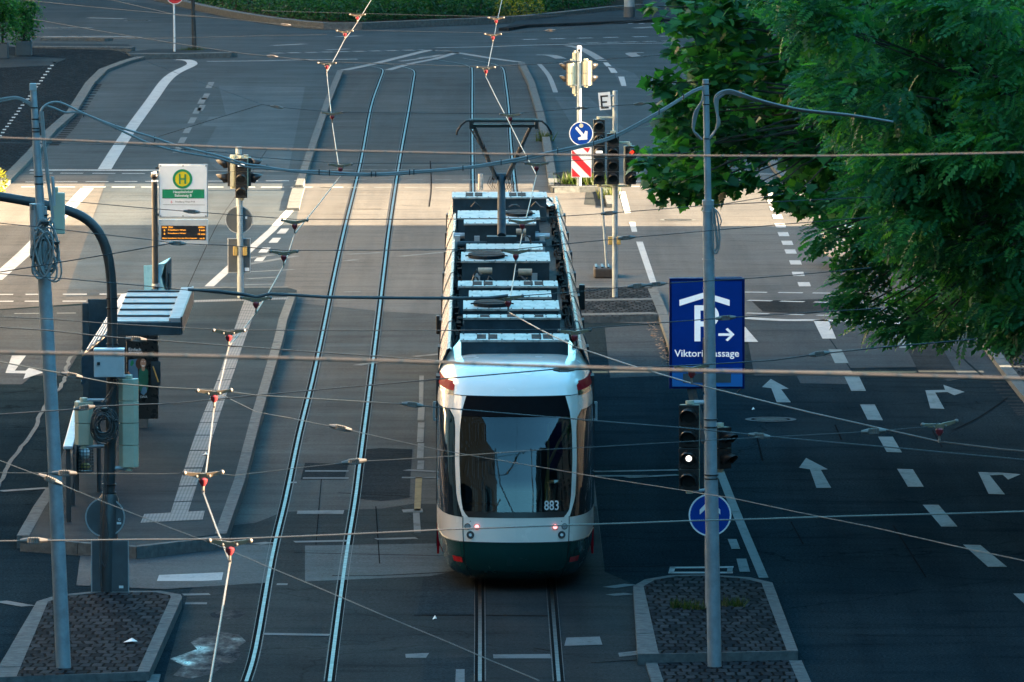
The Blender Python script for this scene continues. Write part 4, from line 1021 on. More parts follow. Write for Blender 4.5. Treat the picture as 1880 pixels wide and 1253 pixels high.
ropes('hanging_cable', 'narrow cable loop hanging beside the collar of the upright mast', [([(1308,380),(1318,390),(1324,405),(1322,415)],Yr-.1,.008),([(1309,385),(1309,420),(1309,455),(1314,466),(1320,455),(1321,430),(1316,395),(1310,382)],Yr-.1,.012),([(1310,384),(1314,420),(1317,450),(1312,462)],Yr-.08,.016)], 'cable_grey')
ropes('hanging_cable', 'thin black wire sagging under the blue parking sign', [([(1311,722),(1325,715),(1340,722),(1352,722),(1360,714)],100.5,.009)], 'ink')
# bundled cable between the two masts
B1 = [(72,215),(78,199),(90,190),(108,188),(130,197),(152,208),(210,231),(285,254),(330,269),(400,286),(450,301),(480,305),(530,313),(590,315),(650,319),(700,319),(760,315),(850,308),(920,297),(970,288),(1040,273),(1090,262),(1130,248),(1180,222),(1230,193),(1270,168),(1290,160)]
B2 = [(74,225),(74,207),(82,195),(100,199),(120,207),(150,208),(210,234),(270,262),(330,279),(400,291),(450,306),(480,309),(530,314),(590,320),(650,322),(700,322),(760,318),(850,310),(920,301),(970,292),(1040,277),(1090,265),(1130,252),(1180,226),(1230,196),(1270,171),(1291,163)]
t = thing('cable_bundle', 'pair of pale grey cables sagging across the street between the two galvanised masts', 'cable', Q(650, 319, 95.5))
for bb in (B1, B2):
    mb = MB(); d_ = dens(bb, 4); mb.tube([Q(x, y, Yl+(Yr-Yl)*i/len(d_)) for i, (x, y) in enumerate(d_)], .0135, 8); mb.build('cable', M['cable_grey'], t, smooth=True)
for x in (111,154,212,284,340,380,452,490,586,605,682,690,752,760,850,920,968,1024,1090,1130,1210,1255):
    for p, q in zip(B1, B1[1:]):
        if p[0] <= x < q[0]: y = p[1]+(q[1]-p[1])*(x-p[0])/(q[0]-p[0])+1; break
    mb = MB(); mb.box(Q(x, y, 95.5), (.012,.06,.075)); mb.build('cable_tie', M['ink'], t)
ropes('hanging_cable', 'grey cables leaving the leaning mast towards the left edge', [([(62,196),(50,186),(32,179),(15,180),(-15,185)],Yl,.014),([(62,200),(50,190),(32,182),(15,184),(-15,190)],Yl,.012)], 'cable_grey')

# --- dark whip mast with signals on the left traffic island
Yw = DY(1085, .15)
t = thing('traffic_light', 'dark curved mast on the left traffic island carrying cream signal backs and a grey cabinet', 'traffic light', (Q(196,1085,Yw).x, Yw, .15))
C = [(196,1090),(198,1000),(200,930),(202,860),(204,780),(205,700),(206,640),(206,560),(204,510),(197,465),(183,430),(160,404),(128,388),(90,378),(40,368),(-20,358)]
mb = MB(); d_ = dens(C, 3); mb.tube([Q(x, y, Yw) for x, y in d_], [(.5*(24 if y > 930 else 21-4*(i/len(d_))) / FPX*Yw) for i, (x, y) in enumerate(d_)], 14)
p = Q(200, 905, Yw); mb.build('mast_tube', M['dark_steel'], t, smooth=True)
mb = MB(); p = Q(196,1085,Yw); p.z = .15; q = Q(200,905,Yw); mb.tube([p, q-Vector((0,0,.08)), q], [.14,.135,.09], 16); mb.build('mast_foot', M['dark_steel'], t, smooth=True)
for yy in (548,566,632,905,890):
    p = Q(206 if yy < 700 else 200, yy, Yw); mb = MB(); mb.tube([p+Vector((0,0,-.01)), p+Vector((0,0,.01))], .085 if yy < 880 else .1, 14); mb.build('clamp_band', M['ink'], t)
mb = MB(); c = Q(200.5, 667, Yw-.22); mb.box(c, (55/FPX*Yw,.22,50/FPX*Yw)); o = mb.build('control_cabinet', M['grey_box'], t, bevel=.01)
mb = MB(); mb.box(c+Vector((0,-.0,25.5/FPX*Yw)), (56/FPX*Yw,.26,.025)); mb.build('cabinet_lid', M['sign_white'], o, bevel=.005)
mb = MB(); mb.box(Q(181,668,Yw-.345), (.04,.02,.04)); mb.build('lock', M['ink'], o)
head(t, 154, 737, 817, 34, Yw+.05, 2, R(180), vis=.22); head(t, 236, 695, 858, 36, Yw+.05, 4, R(180), vis=.22)
mb = MB(); mb.tube([Q(160,735,Yw), Q(206,735,Yw)], .022, 8); mb.tube([Q(150,820,Yw), Q(206,820,Yw)], .022, 8); mb.tube([Q(206,860,Yw), Q(236,860,Yw)], .03, 8); mb.tube([Q(206,692,Yw), Q(236,692,Yw)], .03, 8); mb.loose('bracket', M['galv_soft'], t)
o, c, r = round_plate(t, 'round_sign_back', 193, 950, 37, Yw-.08, [M['sign_back'], M['galv_soft']])
mb = MB(); mb.mat(1); mb.box(Q(202,1040,Yw-.1), (70/FPX*Yw,.02,98/FPX*Yw)); mb.mat(0).box(Q(202,1040,Yw-.112), (66/FPX*Yw,.01,94/FPX*Yw)); mb.build('square_sign_back', [M['sign_back'], M['galv_soft']], t, bevel=.004)
mb = MB(); mb.box(Q(222.5,1078,Yw-.12), (.06,.004,.035)); mb.box(Q(218.5,961,Yw-.09), (.06,.004,.03)); mb.loose('sticker', M['sign_white'], t)
text('G', t, 'sticker_letter', M['sign_white'], Q(219,954,Yw-.092), height=.035)
coil('cable_coil', 'dark cable coil hanging between the cream signal backs on the curved mast', 192, 778, 25, 34, Yw-.22, 17, 'cable_dark', 5, .0095)
ropes('hanging_cable', 'dark cables running down the curved mast behind the round sign', [([(212,690),(205,715),(192,735),(186,740)],Yw-.15,.01),([(214,700),(206,722),(196,738)],Yw-.15,.009),([(193,815),(192,860),(190,910),(186,960),(184,1020),(186,1080)],Yw-.2,.011),([(196,815),(195,870),(194,930),(200,1000),(194,1040),(186,1030)],Yw-.2,.009),([(207,640),(204,560),(202,510),(198,470)],Yw-.12,.01)], 'cable_dark')

# --- railing, bin, shelter, advert panel on the platform
Y0 = DY(958, PH); 
t = thing('platform_railing', 'dark steel railing seen end on behind the leaning mast', 'railing', (Q(124,958,Y0).x, Y0, PH))
x0 = Q(124,958,Y0).x
mb = MB()
for i, (px, py) in enumerate(((126,958),(133,928),(141,903),(147,868))):
    Yp = DY(py, PH); p = G(px, py, PH); mb.box((p.x, p.y, PH+.55), (.07,.07,1.1))
mb.loose('railing_post', M['dark_steel'], t, bevel=.006)
pa, pb = G(126,958,PH), G(147,868,PH)
mb = MB(); mb.prism([pa+Vector((-.07,-.1,1.08)), pa+Vector((.07,-.1,1.08)), pb+Vector((.07,.1,1.08)), pb+Vector((-.07,.1,1.08))], (0,0,.05)); mb.build('handrail', M['galv_soft'], t, bevel=.01)
mb = MB(); mb.prism([pa+Vector((-.02,0,.35)), pa+Vector((.02,0,.35)), pb+Vector((.02,0,.35)), pb+Vector((-.02,0,.35))], (0,0,.5)); mb.build('railing_panel', M['dark_steel'], t)
Yb = DY(905, PH)
t = thing('litter_bin', 'wire mesh litter bin with yellow rubbish below the smaller cream signal back', 'bin', G(157, 905, PH))
mb = MB(); c = Q(157, 842, Yb); rw, hh = 14/FPX*Yb, 46/FPX*Yb
for i in range(14):
    an = 2*math.pi*i/14; mb.tube([(c.x+rw*math.cos(an), Yb+rw*math.sin(an), c.z-hh/2), (c.x+rw*math.cos(an), Yb+rw*math.sin(an), c.z+hh/2)], .005, 4)
for i in range(9):
    z = c.z-hh/2+hh*i/8; mb.tube([(c.x+rw*math.cos(2*math.pi*j/20), Yb+rw*math.sin(2*math.pi*j/20), z) for j in range(21)], .006, 4)
mb.build('wire_basket', M['dark_steel'], t)
mb = MB(); mb.tube([(c.x+.2, Yb+.1, PH), (c.x+.2, Yb+.1, c.z+hh/2+.1)], .035, 8); mb.tube([(c.x, Yb, c.z-hh/2-.02), (c.x, Yb, c.z-hh/2)], rw, 18); mb.loose('bin_post', M['dark_steel'], t)
mb = MB(); mb.ball((c.x-.02, Yb, c.z+.08), rw*.8, 7, (1,1,1.1)); tag(mb.build('rubbish_bag', M['sign_white'], smooth=True), 'white rubbish bag inside the wire mesh bin', 'rubbish bag')
mb = MB(); mb.ball((c.x+.0, Yb-.03, c.z-.12), rw*.72, 7, (1,1,.7)); tag(mb.build('yellow_wrapper', M['yellow'], smooth=True), 'crumpled yellow wrapper at the bottom of the wire mesh bin', 'litter')

ZR = 2.55
def sp(px, py, z): return G(px, py, z)
A, B_, C_, D_ = sp(210,597,ZR), sp(315,597,ZR), sp(337,540,ZR), sp(234,540,ZR)
t = thing('tram_shelter', 'tram stop shelter with ribbed sheet metal roof on the left platform', 'shelter', (A.x, A.y, PH))
mb = MB(); mb.prism([A, B_, C_, D_], (0,0,.03)); mb.build('roof_sheet', M['shelter_roof'], t)
for i in range(6):
    k = i/5; p, q = A.lerp(D_, k), B_.lerp(C_, k); mb = MB(); mb.box((p+q)/2+Vector((0,0,.045)), ((q-p).length, .09, .03)); mb.build('roof_rib', M['dark_steel'], t, bevel=.01)
mb = MB(); dx = Vector((.14,0,0)); mb.prism([B_-dx*.3, B_+dx, C_+dx, C_-dx*.3], (0,0,.11)); mb.build('roof_gutter', M['shelter_roof'], t, bevel=.01)
mb = MB(); mb.box(((A+B_)/2)+Vector((.05,-.06,-.05)), ((B_-A).length+.2, .1, .2)); mb.build('roof_fascia', M['box_blue'], t, bevel=.01)
mb = MB(); mb.prism([B_+dx+Vector((0,0,-.15)), B_+dx*1.2+Vector((0,0,-.15)), C_+dx*1.2+Vector((0,0,-.15)), C_+dx+Vector((0,0,-.15))], (0,0,.28)); mb.build('roof_side', M['dark_steel'], t)
# lower dark canopy sloping down to the left with pale glazing bars
Yn, Yfar = A.y, C_.y
E_, F_ = Q(150,655,Yn-.6), Q(222,546,Yfar); Hh, Ii = Q(212,604,Yn), Q(236,543,Yfar)
mb = MB(); mb.prism([E_, Hh, Ii, F_], (0,0,-.04)); mb.build('side_canopy', M['dark_steel'], t)
mb = MB()
for i in range(1, 6):
    k = i/6; p = E_.lerp(Hh, k); q = F_.lerp(Ii, k)
    mb.tube([p+Vector((0,0,.03)), q+Vector((0,0,.03))], .02, 5)
mb.loose('glazing_bar', M['galv_soft'], t)
mb = MB(); mb.prism([E_+Vector((0,-.02,-.45)), Hh+Vector((0,-.02,-.35)), Hh+Vector((0,-.02,-.02)), E_+Vector((0,-.02,-.02))], (0,-.04,0)); mb.build('canopy_fascia', M['box_blue'], t)
Yc = DY(772, PH)
mb = MB()
for px, py in ((158,770),(284,740)):
    p = G(px, py, PH); mb.box((p.x, p.y, (PH+ZR)/2-.2), (.11,.11,ZR-PH-.4))
mb.loose('shelter_post', M['box_blue'], t, bevel=.008)
p, q = G(160,772,PH), G(236,772,PH); mb = MB(); mb.box(((p.x+q.x)/2, p.y+.4, 1.2), (q.x-p.x, .05, 2.0)); mb.build('back_panel', M['box_blue'], t)
mb = MB()
for i in range(9): x = p.x+.45+(q.x-p.x-.5)*i/9; mb.box((x, p.y+.36, 1.2), (.025,.04,2.0))
mb.loose('panel_slat', M['dark_steel'], t)
mb = MB(); pb_ = G(245,760,PH); mb.box((pb_.x-.5, pb_.y+1.2, .62), (.9,.35,.05)); mb.build('bench_seat', M['dark_steel'], t)
Ya = DY(786, PH)
t = thing('advert_panel', 'black advertising display case standing under the shelter roof, with a poster', 'advert panel', G(262, 786, PH))
mb = MB(); mb.box(Q(261,692,Ya)+Vector((0,.12,0)), (58/FPX*Ya,.22,156/FPX*Ya)); o = mb.build('case', M['poster_dark'], t, bevel=.015)
mb = MB(); mb.box(Q(258,779,Ya)+Vector((0,.12,0)), (27/FPX*Ya,.2,24/FPX*Ya)); mb.box(Q(258,789,Ya)+Vector((0,.12,0)), (30/FPX*Ya,.24,6/FPX*Ya)); mb.build('plinth', M['kerb'], t, bevel=.01)
Yf = Ya-.012
mb = MB(); mb.mat(0); px_poly(mb, [(236,636),(272,636),(272,731),(236,731)], Yf, .002)
po = mb.build('poster', [M['poster_dark']], t)
mb = MB(); px_poly(mb, [(236,661),(252,659),(254,700),(248,716),(236,700)], Yf-.003); mb.build('poster_field', M['poster_sky'], po)
mb = MB(); px_poly(mb, [(240,664),(244,661),(246,667),(242,673),(239,671)], Yf-.006); mb.build('poster_logo', M['sign_green'], po)
mb = MB(); px_poly(mb, [(256,678),(260,676),(267,677),(272,681),(272,715),(264,726),(256,716),(254,700)], Yf-.006); mb.build('poster_shirt', M['poster_green'], po)
mb = MB(); px_poly(mb, [(236+262-240+9*math.cos(a_), 668+11*math.sin(a_)) for a_ in [2*math.pi*i/20 for i in range(20)]][:20], Yf-.005); mb.build('poster_hair', M['poster_hair'], po)
mb = MB(); px_poly(mb, [(263+5.6*math.cos(a_), 667+8*math.sin(a_)) for a_ in [2*math.pi*i/20 for i in range(20)]], Yf-.008); px_poly(mb, [(260,673),(266,673),(266,680),(263,682),(260,680)], Yf-.007); mb.build('poster_face', M['skin'], po)
mb = MB(); px_poly(mb, [(260,670.5),(263,671.5),(266,670.5),(264.8,673.4),(261.2,673.4)], Yf-.011); px_poly(mb, [(260,664),(262,664),(262,665),(260,665)], Yf-.011); px_poly(mb, [(264.5,664),(266.5,664),(266.5,665),(264.5,665)], Yf-.011); mb.build('poster_smile', M['sign_white'], po)
mb = MB(); px_poly(mb, [(234,685),(236,682),(246,696),(250,703),(247,705)], Yf-.0085); mb.build('poster_arm', M['skin'], po)
text('Einfach', po, 'poster_text', M['sign_white'], Q(236.2,642,Yf-.005), height=.055, align='LEFT', bold=.01); text('einsteigen.', po, 'poster_text', M['sign_white'], Q(236.2,648,Yf-.005), height=.05, align='LEFT', bold=.01)
mb = MB(); px_poly(mb, [(262,711),(268,709),(270,720),(264,726),(258,722)], Yf-.0095); mb.build('poster_product', M['poster_sky'], po)
text('SWA', po, 'poster_text', M['sign_white'], Q(264,729,Yf-.005), height=.04)
mb = MB(); p = Q(288,690,Ya); mb.box(p+Vector((0,.1,0)), (.05,.15,1.0)); mb.box(Q(286,686,Ya-.05), (.16,.02,.4)); mb.loose('side_frame', M['box_blue'], t)
mb = MB(); mb.tube([Q(281,673,Ya-.1), Q(291,702,Ya-.1)], .012, 6); mb.build('frame_trim', M['yellow'], t)

# --- stop sign post with departure display
Yp = 146.0
t = thing('stop_sign', 'dark post with white tram stop sign and amber departure display', 'stop sign', (Q(285,560,Yp).x, Yp, PH))
o, a, b, r = mast(t, 'sign_post', 286, 560, 283.5, 330, Yp, PH, 12, 'dark_steel')
mb = MB(); mb.ball(Q(283.5,324,Yp), 6.5/FPX*Yp, 8); mb.build('camera_ball', M['black'], t, smooth=True)
mb = MB(); mb.tube([Q(282,316,Yp), Q(283,322,Yp)], .05, 8); mb.tube([Q(284,331,Yp), Q(284,334,Yp)], .07, 10); mb.loose('camera_mount', M['sign_white'], t)
mb = MB(); c = Q(336.5,351,Yp); mb.mat(1).box(c+Vector((0,.04,0)), (90/FPX*Yp,.08,98/FPX*Yp)); mb.mat(0).box(c+Vector((0,-.002,0)), (87/FPX*Yp,.01,95/FPX*Yp)); pan_ = mb.build('sign_panel', [M['sign_white'], M['galv_soft']], t, bevel=.004)
mb = MB()
for x in (295,336,378):
    for y in (305,397): px_poly(mb, [(x-1,y-1),(x+1,y-1),(x+1,y+1),(x-1,y+1)], Yp-.01)
mb.loose('screw', M['ink'], pan_)
mb = MB(); c = Q(335,329,Yp-.012); rr_ = 18/FPX*Yp; mb.disc(c, rr_, (0,-1,0), .003, 40); mb.build('stop_disc', M['sign_yellow'], pan_)
mb = MB(); mb.ring(c+Vector((0,-.003,0)), rr_*.76, rr_, (0,-1,0), 40); mb.build('stop_ring', M['sign_green'], pan_)
mb = MB(); k = rr_/18
for bx in ((-5,0,2.6,18),(5,0,2.6,18),(0,0,9,2.4)): mb.box(c+Vector((bx[0]*k,-.005-.001*(bx[2] < 5),bx[1]*k)), (bx[2]*k,.003,bx[3]*k))
mb.build('letter_h', M['sign_green'], pan_)
mb = MB(); px_poly(mb, [(298,348),(375,348),(375,364.5),(298,364.5)], Yp-.011); mb.build('name_band', M['sign_green'], pan_)
text('Hauptbahnhof', pan_, 'sign_text', M['sign_white'], Q(336,353.3,Yp-.016), width=36/FPX*Yp, height=6.2/FPX*Yp, bold=.015)
text('Bahnsteig B', pan_, 'sign_text', M['sign_white'], Q(336.5,360,Yp-.016), width=31/FPX*Yp, height=6.2/FPX*Yp, bold=.015)
text('6', pan_, 'sign_text', M['sign_red'], Q(315,371,Yp-.012), height=5/FPX*Yp); text('Friedberg West P+R', pan_, 'sign_text', M['ink'], Q(340,371.3,Yp-.012), width=36/FPX*Yp, height=4.2/FPX*Yp)
mb = MB(); px_poly(mb, [(299,375.8),(376,376.4),(376,377),(299,376.4)], Yp-.011); mb.build('sign_rule', M['sign_back'], pan_)
mb = MB(); c = Q(336.5,427,Yp); mb.mat(0).box(c+Vector((0,.07,0)), (90/FPX*Yp,.16,47/FPX*Yp)); disp = mb.build('departure_display', [M['grey_box']], t, bevel=.006)
mb = MB(); px_poly(mb, [(296,414.5),(378,415),(378,441),(296,441)], Yp-.012); mb.build('screen', M['ink'], disp)
for bt, x, y, w_, h_ in (('Linie',302,417.5,9,3.2),('Ziel',313,417.5,8,3.2),('Abfahrt',370,417.5,12,3.2),('6',302,423,3,3.6),('Friedberg West',325,423,33,3.2),('3 min',371,423,11,3.4),('6',302,429.5,3,3.6),('Friedberg West',325,429,33,2.6),('13 min',370,430,13,3.4),('Bitte beachten Sie die Durchsagen',330,438,64,2.8),('am B',371,438,9,2.8)):
    text(bt, disp, 'display_text', M['led'], Q(x, y, Yp-.018), width=w_/FPX*Yp, height=h_/FPX*Yp, bold=.02)
mb = MB()
for x0, y0, x1, y1 in ((291,309,286,309),(291,395,286,395),(291,430,286,430)): mb.box(Q(289,y0,Yp)+Vector((0,.05,0)), (.08,.05,.05))
mb.loose('bracket', M['dark_steel'], t)
mb = MB(); mb.tube([Q(286,524,Yp)+Vector((0,0,-.03)), Q(286,524,Yp)+Vector((0,0,.03))], .075, 12); mb.build('clamp_band', M['galv_soft'], t)
Yi = 148.0
t = thing('timetable_case', 'pale blue folded timetable board behind the stop sign post', 'timetable', (Q(290,540,Yi).x, Yi, PH))
M['pale_blue'] = paint('pale_blue_sheet', (.2,.47,.62), .3, var=.08)
mb = MB(); px_poly(mb, [(264,488),(290,486),(290,534),(265,535)], Yi, .03); mb.build('board', M['pale_blue'], t)
mb = MB(); mb.prism([Q(289,486,Yi), Q(303,484,Yi), Q(313,473,Yi+1.2), Q(313,533,Yi+1.2), Q(303,535,Yi), Q(289,534,Yi)], (0,.03,0)); mb.build('board', M['pale_blue'], t)
mb = MB(); mb.prism([Q(304,484,Yi-.03), Q(313.5,474,Yi+1.1), Q(313.5,534,Yi+1.1), Q(304,536,Yi-.03)], (.015,.0,0)); mb.build('board_edge', M['box_blue'], t)
mb = MB()
for x in (268, 310): p = Q(x,540,Yi+.3); mb.tube([(p.x,p.y,PH),(p.x,p.y,1.2)], .025, 8)
mb.loose('leg', M['dark_steel'], t)

# --- signal post at the far end of the platform
Ys = DY(546, PH)
t = thing('traffic_light', 'grey signal post at the end of the left platform with signals facing three ways', 'traffic light', (Q(442,546,Ys).x, Ys, PH))
mast(t, 'signal_post', 442, 546, 438, 270, Ys, PH, 12.5, 'galv')
head(t, 443, 291, 364, 22, Ys-.2, 3, 0, lit={0: 'bar'}, vis=.24)
head(t, 425, 289, 342, 25, Ys-.02, 2, R(-90), vis=.25); head(t, 454, 289, 342, 25, Ys-.02, 2, R(90), vis=.25)
round_plate(t, 'round_sign_back', 439, 404, 25.5, Ys-.12, [M['sign_back'], M['galv_soft']])
mb = MB(); mb.mat(1).box(Q(439,469.5,Ys-.1), (42/FPX*Ys,.02,64/FPX*Ys)); mb.mat(0).box(Q(439,469.5,Ys-.112), (39/FPX*Ys,.01,61/FPX*Ys)); mb.build('square_sign_back', [M['sign_back'], M['galv_soft']], t, bevel=.004)
mast(t, 'signal_post_front', 442, 546, 440, 365, Ys-.16, PH, 12, 'galv')
mb = MB(); mb.box(Q(432,461,Ys-.2), (8/FPX*Ys,.08,17/FPX*Ys)); mb.box(Q(450,461,Ys-.2), (8/FPX*Ys,.08,17/FPX*Ys)); mb.loose('push_button', M['yellow'], t, bevel=.01)
mb = MB(); mb.box(Q(453.5,495,Ys-.13), (.09,.004,.07)); mb.box(Q(452,400,Ys-.13), (.04,.004,.05)); mb.loose('sticker', M['sign_white'], t)

# --- signal post seen from behind, in the sunlit band
Yk = DY(341, .14)
t = thing('traffic_light', 'pale post with cream signal backs, white camera, blue arrow sign and striped board', 'traffic light', (Q(1063,341,Yk).x, Yk, .14))
mast(t, 'signal_post', 1063, 341, 1063.5, 97, Yk, .14, 9, 'galv')
mb = MB(); mb.box(Q(1063.5,90,Yk-.05), (8/FPX*Yk,.16,11/FPX*Yk)); o = mb.build('camera', M['sign_white'], t, bevel=.02)
mb = MB(); mb.disc(Q(1063.5,93,Yk-.135), .03, (0,-1,0), .01); mb.build('lens', M['ink'], o)
head(t, 1049, 112, 157, 19, Yk+.05, 2, R(-125), vis=.28); head(t, 1077, 112, 157, 19, Yk+.05, 2, R(130), vis=.28); head(t, 1056, 97, 173, 9, Yk+.1, 3, R(165), vis=.2)
mb = MB(); mb.tube([Q(1043,157,Yk), Q(1083,157,Yk)], .02, 6); mb.tube([Q(1043,113,Yk), Q(1083,113,Yk)], .02, 6); mb.loose('bracket', M['galv_soft'], t)
o, c, r = round_plate(t, 'keep_right_sign', 1067, 245.5, 22, Yk-.1, [M['sign_blue'], M['sign_white']])
k = r/22; ar = lambda pts: [c+Vector((x*k,-.004,-y*k)) for x, y in pts]
mb = MB(); mb.prism(ar([(-11,-9),(-8,-13),(5,1.5),(7.5,-5),(11.5,-4),(11,11),(-4.5,12),(-6,8),(1,5)]), (0,-.003,0)); mb.build('arrow', M['sign_white'], o)
mb = MB(); mb.disc(c+Vector((0,-.006,14.5*k)), 4*k, (0,-1,0), .003, 16); mb.build('sticker', M['cream'], o)
Yb_ = Yk-.1
mb = MB(); px_poly(mb, [(1049,271),(1086,271),(1086,326),(1049,326)], Yb_, .02); ch = mb.build('striped_board', M['sign_white'], t)
mb = MB(); 
for P_ in ([(1050,275),(1085,310),(1085,325),(1083,325),(1050,292)], [(1068,272),(1085,272),(1076,280)] if False else [(1070,272),(1084,272),(1079,281)], [(1050,308.5),(1066,325),(1050,325)]): px_poly(mb, P_, Yb_-.024)
mb.loose('red_stripe', M['sign_red'], ch)
mb = MB(); px_poly(mb, [(1079,281),(1085,272),(1090,273),(1090,308),(1087,310),(1076,300)], Yb_+.05); mb.build('board_back', M['sign_back'], t)

# --- E sign post with three signal heads
Ye = DY(546, .12)
t = thing('traffic_light', 'grey post with letter E plate and three dark signal heads on the small stop island', 'traffic light', (Q(1128,546,Ye).x, Ye, .12))
mast(t, 'signal_post', 1129, 546, 1129.5, 167, Ye, .12, 10.5, 'galv')
mb = MB(); E0 = [(1098,171),(1120,169),(1122,201),(1101,203)]; px_poly(mb, E0, Ye-.1, .012); o = mb.build('letter_plate', M['sign_white'], t)
mb = MB(); px_poly(mb, [(1102,176),(1116,175),(1116,178),(1105.5,178.8),(1106,186.5),(1114.5,186),(1114.7,189),(1106.2,189.5),(1106.8,197),(1117.5,196.3),(1117.8,199.3),(1103.6,200.2)], Ye-.113); mb.build('letter_e', M['ink'], o)
mb = MB(); mb.box(Q(1124,176,Ye-.05), (.14,.03,.03)); mb.box(Q(1124,196,Ye-.05), (.14,.03,.03)); mb.loose('bracket', M['galv_soft'], t)
head(t, 1100, 219, 339, 21, Ye-.16, 5, 0, lit={2: 'bar'}, vis=.2, symbols={1: 1})
head(t, 1125.5, 245, 339, 22, Ye-.17, 4, 0, vis=.2)
head(t, 1156, 268, 339, 21, Ye-.12, 3, R(18), lit={0: 'arrow'}, vis=.24)
mb = MB(); mb.tube([Q(1129,262,Ye), Q(1156,262,Ye-.1)], .025, 6); mb.tube([Q(1100,342,Ye), Q(1156,342,Ye-.1)], .025, 6); mb.tube([Q(1100,216,Ye), Q(1129,216,Ye)], .02, 6); mb.loose('bracket', M['cream'], t)
mb = MB(); mb.box(Q(1120.5,442,Ye-.12), (8/FPX*Ye,.1,15/FPX*Ye)); mb.box(Q(1136,442,Ye-.12), (7/FPX*Ye,.1,15/FPX*Ye)); mb.loose('push_button', M['yellow'], t, bevel=.01)
Yq = DY(516)
t = thing('temporary_post', 'slim leaning post standing in a black rubber foot beside the small stop island', 'post', G(1112, 516))
mb = MB(); p = G(1112,513); mb.box((p.x, p.y+.7, .11), (43/FPX*Yq, 1.1, .22)); o = mb.build('rubber_foot', M['rubber'], t, bevel=.04)
mb = MB()
for i in range(4): mb.box((p.x-.2+i*.13, p.y+.7, .235), (.05,.9,.03))
mb.loose('foot_rib', M['black'], o, bevel=.008)
mb = MB(); mb.tube([(Q(1115,498,Yq).x, Yq+.8, .2), Q(1103,338,Yq+.8)], .028, 10); mb.build('tube', M['galv'], t, smooth=True)

# --- parking guidance sign and signal on the right-hand island
Yg = DY(1116, .14)
t = thing('traffic_light', 'dark four lamp signal and blue round sign on the post of the right traffic island', 'traffic light', (Q(1304,1116,Yg).x, Yg, .14))
mast(t, 'signal_post', 1300.5, 1118, 1297, 725, Yg, .14, 12, 'galv')
head(t, 1266, 743, 900, 37, Yg-.1, 4, R(-8), lit={2: 'dot'}, vis=.2); head(t, 1325.5, 784, 861, 29, Yg-.1, 2, R(35), vis=.24)
mb = MB(); mb.tube([Q(1266,739,Yg), Q(1300,739,Yg)], .03, 8); mb.tube([Q(1266,904,Yg), Q(1300,899,Yg)], .02, 8); mb.tube([Q(1300,866,Yg), Q(1325,864,Yg)], .025, 8); mb.tube([Q(1300,781,Yg), Q(1325,779,Yg)], .025, 8); mb.loose('bracket', M['grey_box'], t)
o, c, r = round_plate(t, 'ahead_sign', 1303.5, 946, 39.5, Yg-.15, [M['sign_blue'], M['sign_white']])
k = r/39.5; mb = MB(); mb.prism([c+Vector((x*k,-.004,y*k)) for x, y in ((0,30),(19,10),(19,1),(6,13),(6,-26),(-6,-26),(-6,13),(-19,1),(-19,10))], (0,-.003,0)); mb.build('arrow', M['sign_white'], o)
Yv = Yg+.15
t = thing('parking_sign', 'large blue car park guidance sign with white P and arrow, lettered below', 'parking sign', Q(1298,715,Yv))
mb = MB(); mb.tube([Q(1269,712,Yv+.1), Q(1274,735,Yv+.1), Q(1297,812,Yg)], .07, 6); mb.tube([Q(1297,620,Yg+.06), Q(1297,720,Yg)], .05, 8); mb.loose('sign_bracket', M['sign_back'], t)
mb = MB(); c = Q(1298,613,Yv); mb.mat(0).box(c+Vector((0,.09,0)), (139/FPX*Yv,.16,204/FPX*Yv)); mb.build('sign_box', M['sign_navy'], t, bevel=.008)
mb = MB(); mb.prism([Q(1228,511,Yv+.2), Q(1362,509,Yv+1.3), Q(1362,700,Yv+1.3), Q(1230,710,Yv+.2)], (0,.1,0)); mb.build('rear_box', M['sign_navy'], t)
mb = MB(); px_poly(mb, [(1233,517),(1362,517),(1363,675),(1234,675)], Yv, .012); fp = mb.build('face', M['sign_blue'], t)
mb = MB(); px_poly(mb, [(1234,675.5),(1363,675.5),(1363,710),(1234,710)], Yv, .012); lp = mb.build('lower_face', M['sign_lightblue'], t)
mb = MB(); px_poly(mb, [(1254,686),(1342,686),(1342,703),(1254,703)], Yv-.013); mb.build('display_window', M['sign_back'], lp)
Yz = Yv-.013
mb = MB(); px_poly(mb, [(1247.5,551),(1293.5,537),(1339.5,551),(1339.5,562),(1293.5,547.5),(1247.5,562)], Yz); mb.build('roof_symbol', M['backlit'], fp)
mb = MB()
px_poly(mb, [(1275,561),(1286,561),(1286,627),(1275,627)], Yz)
bo = [(1286+.0,561),(1302,561)]+[(1302+18*math.sin(a_), 580.5-19.5*math.cos(a_)) for a_ in [math.pi*i/14 for i in range(1,14)]]+[(1302,600),(1286,600)]
bi = [(1286,590.5),(1301,590.5)]+[(1301+8.5*math.sin(a_), 580.5+10*math.cos(a_)) for a_ in [math.pi*i/14 for i in range(1,14)]]+[(1301,570.5),(1286,570.5)]
n = len(bo); vs = [Q(x, y, Yz-.003) for x, y in bo]+[Q(x, y, Yz-.003) for x, y in bi[::-1]]
mb.add(vs, [(i, i+1, n+i+1, n+i) for i in range(n-1)]); mb.build('letter_p', M['backlit'], fp)
mb = MB(); px_poly(mb, [(1319,612.5),(1340,612.5),(1332,605),(1336,602.5),(1348.5,614.5),(1336,627),(1332,624.5),(1340,617),(1319,617)], Yz); mb.build('arrow', M['backlit'], fp)
text('Viktoriapassage', fp, 'sign_text', M['backlit'], Q(1297.5,651,Yz-.004), width=119/FPX*Yv, height=17/FPX*Yv, bold=.008)

